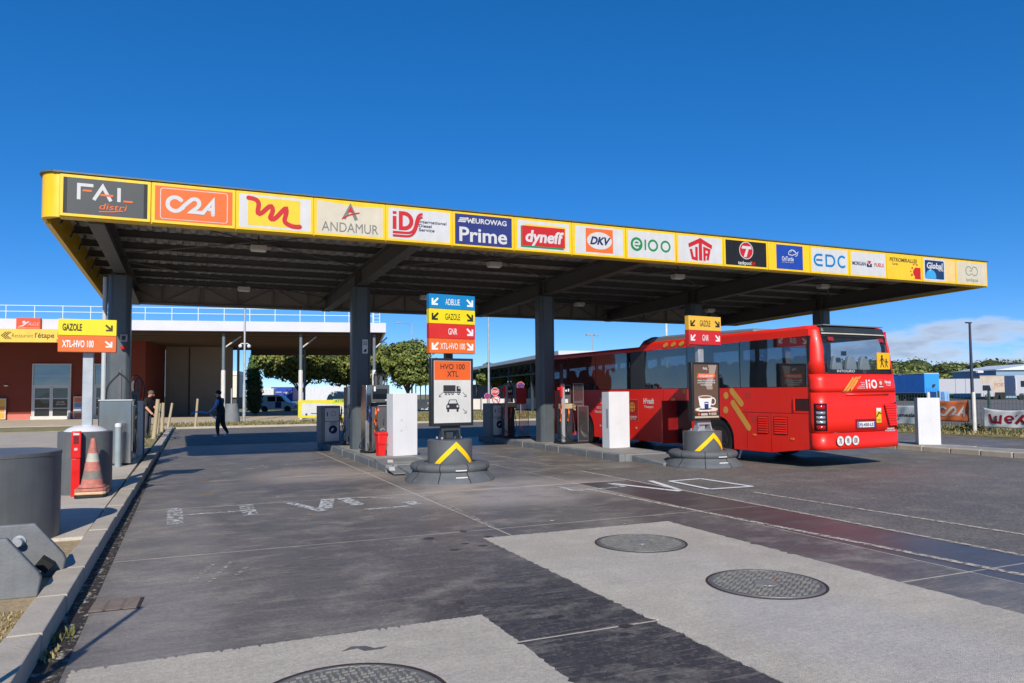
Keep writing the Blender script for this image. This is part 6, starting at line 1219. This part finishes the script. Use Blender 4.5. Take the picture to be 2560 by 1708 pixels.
# white van, containers and tank sign behind the building
def simple_box(name, label, cat, x, y, rz, w_, d, z0, z1, m, group=None, ribs=0, ribm=None):
    t = thing(name, label, cat, (x, y, .02), rz, group); B().bx(-w_ / 2, w_ / 2, -d / 2, d / 2, z0, z1, m).obj('box', t, bevel=.03)
    for k in range(ribs): xx = -w_ / 2 + (k + .5) * w_ / ribs; B().bx(xx - .03, xx + .03, -d / 2 - .02, -d / 2 + .01, z0 + .05, z1 - .05, ribm or m).obj('rib', t, smooth=0)
    return t
t = thing('white_van', 'small white van parked under the wide olive pine', 'van', (8.1, 75.5, .0), R(-22)); VW = mat('van_white', (226, 230, 234), .3, coat=.4, var=.04)
B().prism([(-1.6, .28), (1.75, .28), (1.8, .7), (1.7, .85), (1.05, 1.0), (.55, 1.55), (.2, 1.66), (-1.5, 1.66), (-1.6, 1.5)], VW, 'xz', -.8, .8).obj('body', t, bevel=.06)
B().prism([(.08, 1.02), (.92, 1.02), (.5, 1.5), (.1, 1.5)], SCREEN, 'xz', -.812, -.801).obj('side_window', t, smooth=0); B().prism([(-.75, 1.02), (-.02, 1.02), (-.02, 1.5), (-.75, 1.5)], SCREEN, 'xz', -.812, -.801).obj('side_window', t, smooth=0); B().bx(-.02, .55, -.813, -.801, .4, 1.0, mat('blue_door', (30, 60, 110), .4)).obj('door_print', t, smooth=0)
for x in (-1.05, 1.15): B().cyl((x, -.82, .3), (x, -.6, .3), .3, TY, n=20).obj('wheel', t)
simple_box('white_container', 'grey white container behind the van', 'container', 7.9, 86, R(-24), 2.6, 2.4, .9, 2.35, mat('container_white', (206, 210, 212), .5))
t = simple_box('blue_container', 'blue container with white lettering behind the van', 'container', 10.0, 86, R(-24), 2.4, 2.4, .9, 2.5, mat('container_blue', (36, 66, 168), .5)); b = B(); b.y0 = -1.215; [b.rect2(-1.0, .0, z, z + .08, WH, 1) for z in (1.2, 1.5, 1.9)]; b.rect2(.2, 1.1, 1.75, 1.95, WH, 1); b.obj('lettering', t, smooth=0)
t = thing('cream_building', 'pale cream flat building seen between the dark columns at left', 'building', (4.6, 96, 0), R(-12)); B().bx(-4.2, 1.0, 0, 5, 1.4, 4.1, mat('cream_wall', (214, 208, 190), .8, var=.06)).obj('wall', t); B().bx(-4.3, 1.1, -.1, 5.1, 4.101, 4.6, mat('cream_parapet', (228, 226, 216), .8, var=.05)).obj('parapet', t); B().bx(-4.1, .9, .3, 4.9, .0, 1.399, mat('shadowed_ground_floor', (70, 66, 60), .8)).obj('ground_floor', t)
t = thing('tank', 'white round tank end with a small dark emblem behind the yellow board', 'tank', (15.4, 84.5, 0), R(-22)); B().cyl((0, -.3, 1.0), (0, 3.0, 1.0), 1.02, WHITE_W, n=32).obj('shell', t); b = B(); b.y0 = -.31; b.ring2(0, 1.0, .95, .06, ink((190, 192, 194)), 1); b.poly2([(-.1, 1.05), (.15, 1.02), (.2, 1.15), (.05, 1.1), (-.15, 1.2)], BLK, 1); b.rect2(-.55, .55, .6, .68, GRY, 1); b.obj('emblem', t, smooth=0); B().bx(-.8, .8, 0, 2.6, 0, .3, CONC).obj('cradle', t)
simple_box('white_trailer', 'long low white trailer behind the round tank', 'trailer', 13.9, 92, R(-22), 9, 2.4, .9, 2.6, mat('trailer_white', (206, 210, 216), .5))
for x, y, h, lab in ((22.35, 55.7, 8.2, 'tall straight grey lamp post right of the blue topped lane sign'), (20.6, 72.0, 8.6, 'grey lamp post with bent arm beside the rounded pine')):
    t = thing('lamp_post', lab, 'lamp post', (x, y, 0), 0, 'lamp posts beyond the canopy'); B().lathe([(.1, 0), (.09, 1.5), (.055, h), (.001, h)], GALV, n=12).obj('shaft', t, smooth=40); B().tube([(0, 0, h - .05), (-.5, 0, h + .12), (-1.2, 0, h + .16)], .03, GALV, 6).obj('arm', t); B().bx(-1.6, -1.1, -.1, .1, h + .1, h + .2, GALV).obj('lantern', t, bevel=.02)
t = thing('lamp_post', 'distant mast with twin floodlights seen above the bus roof', 'lamp post', (55.2, 95.9, 0)); B().lathe([(.14, 0), (.07, 10.2), (.001, 10.2)], GALV, n=10).obj('shaft', t); B().bx(-1.1, -.2, -.2, .2, 10.1, 10.3, GALV).obj('lantern', t); B().bx(.2, 1.1, -.2, .2, 10.1, 10.3, GALV).obj('lantern', t)
t = thing('lamp_post', 'pale mast rising behind the red bus roof beside the coffee sign', 'lamp post', (35.6, 49.9, 0)); B().lathe([(.13, 0), (.10, 9.0), (.001, 9.0)], WHITE_W, n=12).obj('shaft', t, smooth=40)
t = thing('lamp_post', 'dark lamp post with a camera standing in the lorry park at right', 'lamp post', (38.8, 26.66, .05)); B().lathe([(.085, 0), (.08, 2.2), (.055, 5.2), (.001, 5.2)], mat('dark_blue_post', (44, 54, 72), .5), n=12).obj('shaft', t, smooth=40); B().bx(-.28, .1, -.07, .07, 5.18, 5.24, MATS['dark_blue_post']).obj('lantern', t); B().tube([(0, 0, 2.65), (.2, -.2, 2.6)], .03, WHITE, 6).obj('arm', t); B().bx(.1, .55, -.3, -.15, 2.48, 2.62, WHITE).obj('camera', t, bevel=.02)
# road signs
def disc(x, y, z, r_, label, kind, pole=True):
    t = thing('road_sign', label, 'road sign', (x, y, 0), R(-18)); 
    if pole: B().cyl((0, .03, 0), (0, .03, z + r_), .035, GALV, n=8).obj('post', t)
    n = 8 if kind == 'stop' else 28; b = B(); o = R(22.5) if n == 8 else 0
    b.prism([(r_ * math.cos(o + 2 * math.pi * k / n), z + r_ * math.sin(o + 2 * math.pi * k / n)) for k in range(n)], WHITE, 'xz', -.02, 0); p = b.obj('plate', t)
    b = B(); b.y0 = -.022
    if kind == 'stop': b.poly2([(r_ * .92 * math.cos(o + 2 * math.pi * k / 8), z + r_ * .92 * math.sin(o + 2 * math.pi * k / 8)) for k in range(8)], RED, 1); b.text2('STOP', 0, z, r_ * .55, WH, 3, w=r_ * 1.35, bold=.03)
    elif kind == 'nopark': b.circ2(0, z, r_ * .96, RED, 1); b.circ2(0, z, r_ * .72, ink((60, 60, 150)), 2); b.stroke2([(-r_ * .5, z + r_ * .5), (r_ * .5, z - r_ * .5)], r_ * .2, RED, 4)
    elif kind == 'nostop': b.circ2(0, z, r_ * .96, RED, 1); b.circ2(0, z, r_ * .76, ink((70, 60, 160)), 2); b.stroke2([(-r_ * .5, z + r_ * .5), (r_ * .5, z - r_ * .5)], r_ * .18, RED, 4); b.stroke2([(-r_ * .5, z - r_ * .5), (r_ * .5, z + r_ * .5)], r_ * .18, RED, 5)
    else: b.circ2(0, z, r_ * .96, RED, 1); b.circ2(0, z, r_ * .76, WH, 2); b.stroke2([(r_ * .3, z - r_ * .5), (r_ * .3, z + .1 * r_), (-r_ * .3, z + .1 * r_)], r_ * .12, BLK, 3); b.stroke2([(-r_ * .55, z + r_ * .55), (r_ * .55, z - r_ * .55)], r_ * .16, RED, 5)
    b.obj('face', p, smooth=0, recalc=False); return t
disc(20.55, 50.0, 1.76, .31, 'red octagonal stop sign between the poster and the third column', 'stop'); disc(20.60, 49.92, 1.16, .31, 'no left turn sign mounted just below the stop sign', 'turn', False); disc(19.9, 49.9, 1.45, .22, 'small blue and red no stopping sign left of the stop sign', 'nostop'); disc(22.6, 50.0, 2.2, .29, 'blue no parking sign with red rim beside the third column', 'nopark')
# long open shed
t = thing('open_shed', 'long open sided shed with pale roof edge and dark trusses in the distance', 'shed', (25.0, 48.5, 0), R(-10.1)); SHD = mat('shed_dark_steel', (46, 50, 54), .7, var=.2)
B().bx(0, 9, 0, 104, 4.45, 4.75, mat('shed_roof', (196, 200, 204), .5, var=.08)).obj('roof', t); B().bx(.4, 8.6, .3, 103.6, 4.2, 4.449, SHD).obj('soffit', t)
for k in range(13):
    y = 1.0 + k * 8.4
    for x in (.5, 8.5): B().bx(x - .1, x + .1, y - .1, y + .1, 0, 4.2, SHD).obj('post', t, smooth=0)
    if k < 12:
        for j in range(4): B().cyl((.5, y + j * 2.1, 4.15), (.5, y + j * 2.1 + 1.05, 3.3), .05, SHD, n=6).obj('truss_web', t); B().cyl((.5, y + j * 2.1 + 1.05, 3.3), (.5, y + j * 2.1 + 2.1, 4.15), .05, SHD, n=6).obj('truss_web', t)
        B().bx(.42, .58, y, y + 8.4, 3.22, 3.34, SHD).obj('truss_chord', t, smooth=0)
B().bx(7.9, 8.1, 2, 102, .2, 3.2, mat('grey_cladding', (108, 116, 122), .7, var=.1)).obj('back_cladding', t)
# white panel fence beyond the road
wf = thing('panel_fence', 'low fence of white concrete panels and posts beyond the far road', 'fence', (20.2, 69.0, 0), R(-23.7)); WP = mat('fence_panel', (206, 202, 192), .8, var=.1, vs=2, dirt=.15)
for k in range(13):
    x = k * 1.25; B().bx(x - .06, x + .06, -.06, .06, 0, 1.22, WHITE_W).obj('post', wf, smooth=0); B().bx(x + .065, x + 1.185, -.03, .03, .12, 1.12, WP).obj('panel', wf, smooth=0)
# ---------------------------------------------------------------- right hand fence, banners, lorries
fc = thing('mesh_fence', 'green wire mesh fence with banners along the right hand road', 'fence', (27.1, 0, 0)); GM = mat('green_wire', (62, 92, 84), .5, var=.1)
b = B(); y = 10.
while y < 30: b.bx(-.003, .003, y - .004, y + .004, .1, 1.5, GM); y += .13
z = .12
while z < 1.5: b.bx(-.003, .003, 10, 30, z - .003, z + .003, GM); z += .2
stuff(b.obj('wire_mesh', fc, smooth=0, recalc=False))
for y in range(10, 31, 2): B().bx(-.03, .03, y - .03, y + .03, 0, 1.6, GM).obj('post', fc, smooth=0)
for y, lab in ((18.5, 'white round post between the orange and the white banner'), (20.35, 'white round post behind the white cabinet at right')):
    t = thing('white_post', lab, 'post', (26.98, y, 0)); B().lathe([(.07, 0), (.065, 1.5), (.05, 1.55), (.001, 1.56)], WHITE_W, n=14).obj('shaft', t, smooth=40)
def banner(y0, y1, z0, z1, m, fn, label, sag=.05, seed=1):
    q = random.Random(seed); t = thing('banner', label, 'banner', (27.02, (y0 + y1) / 2, 0), R(-90)); w_ = abs(y1 - y0) / 2; n, k = 22, 10; ph = [q.uniform(0, 6) for _ in range(4)]
    def S_(x, z): return -.03 * math.sin(x * 5 + ph[0] + z * 3) * .6 - .02 * math.sin(x * 11 + ph[1] - z * 8), (-sag * (1 - (x / w_) ** 2) * ((z - z0) / (z1 - z0)))
    vs = []; 
    for i in range(n + 1):
        for j in range(k + 1):
            x = -w_ + 2 * w_ * i / n; zz_ = z0 + (z1 - z0) * j / k; dy, dz = S_(x, zz_); vs.append((x, dy - .02, zz_ + dz))
    fs = [(i * (k + 1) + j, (i + 1) * (k + 1) + j, (i + 1) * (k + 1) + j + 1, i * (k + 1) + j + 1) for i in range(n) for j in range(k)]
    o = B().add(vs, fs, m).obj('cloth', t, smooth=80); sd = o.modifiers.new('thick', 'SOLIDIFY'); sd.thickness = .004
    b = B(); b.y0 = 0; fn(b, w_, (z0 + z1) / 2); b.v = [(x, S_(x, zz_)[0] - .028 + yy, zz_ + S_(x, zz_)[1]) for x, yy, zz_ in b.v]; b.obj('lettering', o, smooth=0, recalc=False); return t
OB = mat('orange_banner', (196, 106, 60), .8, var=.08, vs=2); WB = mat('white_banner', (206, 210, 212), .8, var=.06, vs=2); GB = mat('grey_banner', (176, 186, 194), .8, var=.06, vs=2)
banner(18.72, 20.08, .42, 1.24, OB, lambda b, w_, z: c2a(b, -.02, z, .54, WH, .085, 1), 'orange fabric banner with white lettering on the right hand fence', .03, 2)
def wex(b, w_, z):
    M_ = ink((150, 30, 48))
    b.stroke2([(-.66, z + .17), (-.62, z - .14), (-.48, z - .15), (-.44, z + .12)], .085, M_, 1, cap=False); b.stroke2([(-.46, z + .12), (-.42, z - .14), (-.28, z - .15), (-.24, z + .17)], .085, M_, 2.2, cap=False); b.ring2(.03, z, .13, .085, M_, 1, a0=0, a1=315); b.rect2(-.06, .16, z - .03, z + .03, M_, 2.4); b.stroke2([(.26, z + .17), (.55, z - .17)], .1, M_, 1, cap=False); b.stroke2([(.55, z + .17), (.26, z - .17)], .1, M_, 2.4, cap=False)
banner(16.3, 18.2, .24, .98, WB, lambda b, w_, z: [wex(b, w_, z)], 'sagging white banner with dark red lettering at the right edge', .10, 3)
banner(20.75, 23.4, .22, 1.02, GB, lambda b, w_, z: [b.text2('Lumesia', .62, z + .02, .16, ink((44, 54, 66)), 1, w=1.0, bold=.02), b.text2('Card', .2, z - .15, .1, ink((90, 100, 112)), 1, w=.3)], 'pale grey banner with dark lettering partly hidden by the bus', .02, 4)
# shrubs and dry weeds under the fence
q = random.Random(5); t = thing('bramble', 'low dark bramble at the foot of the white fence post', 'shrub', (27.3, 18.9, 0)); b = B(); leaves(b, q, (0, 0, .15), (.3, .5, .22), 500, .05, [GR_O, GR_G, leafmat('weed_dark', (70, 78, 40))]); b.obj('crown', t, smooth=0, recalc=False)
# lorry park
BLUT = mat('faded_blue_tarpaulin', (44, 112, 188), .6, var=.22, vs=1.2, dirt=.15); BLUE = mat('blue_trailer_doors', (52, 146, 226), .45, var=.06)
t = thing('blue_trailer', 'blue curtain sided trailer parked behind the bus', 'trailer', (94.8, 72.0, .05), R(-8.5))
B().bx(0, 2.5, 0, .06, 1.15, 3.85, BLUE).obj('rear_doors', t); B().bx(.0, 2.5, .061, 13.6, 1.2, 3.75, BLUT).obj('curtain', t, smooth=0); B().bx(-.02, 2.52, -.02, 13.62, 3.851, 3.97, mat('trailer_top_rail', (190, 194, 190), .5)).obj('top_rail', t); B().bx(.1, 2.4, .1, 13.4, .8, 1.14, BLACK).obj('chassis', t)
b = B(); b.y0 = -.003; b.poly2([(1.2, 1.9), (1.3, 2.35), (1.9, 2.4), (1.8, 2.1), (1.5, 1.85)], ink((52, 62, 50)), 1); b.obj('emblem', t, smooth=0)
for k in range(6): B().bx(.3 + k * .36, .33 + k * .36, -.03, -.003, 1.2, 1.9 - .1 * (k % 2), BLACK).obj('lock_rod', t, smooth=0)
for y in (2.0, 3.3, 4.6):
    for x in (.15, 2.1): B().cyl((x, y, .5), (x + .3, y, .5), .5, TY, n=20).obj('wheel', t)
LAT = R(-23.7)
t = thing('white_truck', 'small white box truck with its cab facing right in the lorry park', 'truck', (105.6, 74.5, .05), LAT); TW = mat('truck_white', (170, 172, 180), .5, var=.05)
B().bx(-3.6, 3.2, 0, 2.4, 1.0, 3.2, TW).obj('box_body', t, bevel=.03)
for x in (-.6, .9): B().bx(x - .03, x + .03, -.01, .0, 1.0, 3.2, GRY).obj('panel_joint', t, smooth=0)
B().prism([(3.25, .5), (5.3, .5), (5.35, 1.2), (5.0, 1.4), (4.75, 2.3), (4.5, 2.4), (3.25, 2.4)], TW, 'xz', .1, 2.2).obj('cab', t, bevel=.05); B().prism([(3.5, 1.4), (4.8, 1.4), (4.55, 2.2), (3.5, 2.2)], SCREEN, 'xz', .085, .099).obj('side_window', t, smooth=0)
for x in (-2.2, 4.2): B().cyl((x, .1, .45), (x, .4, .45), .45, TY, n=20).obj('wheel', t)
t = thing('tan_trailer', 'weathered beige curtain trailer with faded orange lettering in the lorry park', 'trailer', (118.2, 77.0, .05), LAT); TN = mat('weathered_beige_tarpaulin', (186, 172, 158), .8, var=.2, vs=1.5, dirt=.2)
B().bx(-2.8, 2.6, 0, 2.5, 1.1, 3.7, TN).obj('curtain', t, smooth=0); B().bx(-2.85, 2.65, -.02, 2.52, 3.701, 3.82, mat('rusty_rail', (150, 130, 110), .7)).obj('top_rail', t); b = B(); b.y0 = -.005; b.text2('PORTS', .6, 2.3, .55, ink((186, 124, 92)), 1, w=2.2, bold=.01); b.obj('lettering', t, smooth=0); B().bx(-2.7, 2.5, .1, 2.4, .6, 1.099, BLACK).obj('chassis', t)
for x in (-1.6, -.4, .8): B().cyl((x, .05, .5), (x, .4, .5), .5, TY, n=18).obj('wheel', t)
t = thing('white_truck', 'large white lorry cab cut off by the right edge', 'truck', (111.2, 69.2, .05), LAT); B().bx(-.7, 2.2, 0, 2.4, .6, 3.6, TW).obj('cab', t, bevel=.08); B().bx(.1, 2.0, -.012, -.001, 1.9, 2.8, SCREEN).obj('side_window', t, smooth=0); B().bx(-.75, -.65, -.2, 0, 1.5, 3.2, WHITE).obj('fairing', t)
for x in (.2,): B().cyl((x, .0, .5), (x, .35, .5), .5, TY, n=18).obj('wheel', t)
t = thing('blue_cabin', 'small pale blue portable cabin in front of the white box truck', 'cabin', (65.4, 47.8, .05), LAT); B().bx(-.6, .6, 0, 1.2, 0, 1.42, mat('cabin_blue', (124, 168, 214), .5)).obj('box', t, bevel=.03); B().bx(-.2, .1, -.01, 0, .1, 1.4, mat('cabin_door', (84, 116, 160), .5)).obj('door', t)
t = thing('warehouse', 'distant pale blue warehouse with low pitched white roof at far right', 'building', (121, 78.5, 3.2), LAT); B().bx(-.5, 16, 0, 12, -3, 1.7, mat('warehouse_wall', (120, 150, 172), .7)).obj('wall', t); B().prism([(-.3 - .6, 1.55), (6, 2.6), (16.5, 3.0), (16.5, 1.55)], mat('warehouse_roof', (206, 212, 220), .5), 'xz', -.4, 12).obj('roof', t)
# wooded hill in the distance
hill = B(); q = random.Random(9); HM = mat('hill_scrub', (92, 104, 56), .95, var=.3, vs=.15); vs = []; n1, n2 = 60, 6
def hz(a, j): return (0, 3.8, 6.8, 8.6, 9.6, 9)[j] * (.66 + .22 * math.sin(a * 9 + 1) + .35 * max(0, a - .85))
for i in range(n1 + 1):
    a = .55 + .75 * i / n1
    for j in range(n2): d = 150 + j * 45; vs.append((d * math.sin(a) * 1.0, d * math.cos(a), hz(a, j) - .04 + q.uniform(-.15, .15) * (j > 0)))
hill.add(vs, [(i * n2 + j, (i + 1) * n2 + j, (i + 1) * n2 + j + 1, i * n2 + j + 1) for i in range(n1) for j in range(n2 - 1)], HM); struct(hill.obj('hill', smooth=80))
b = B(); FW = [leafmat('wood_mid', (92, 104, 54)), leafmat('wood_dark', (60, 72, 42)), leafmat('wood_light', (122, 132, 66))]
for k in range(520):
    a = q.uniform(.55, 1.3); j = q.choice((1, 2, 3, 3, 4, 4, 4)); d = 150 + j * 45 + q.uniform(-15, 15); h = q.uniform(2.0, 4.0) * (.7 if j < 3 else 1.15); c = (d * math.sin(a), d * math.cos(a), hz(a, j) + h * .6); r_ = h * q.uniform(.7, 1.1)
    blob(b, q, c, (r_ * .85, r_ * .85, h * .6), CORE); leaves(b, q, c, (r_, r_, h * .72), 130, .55, FW if j > 2 else [FW[0], FW[2], FW[2]])
stuff(b.obj('distant_woodland', smooth=0, recalc=False), 'dark wooded hillside along the horizon at right', 'woodland')
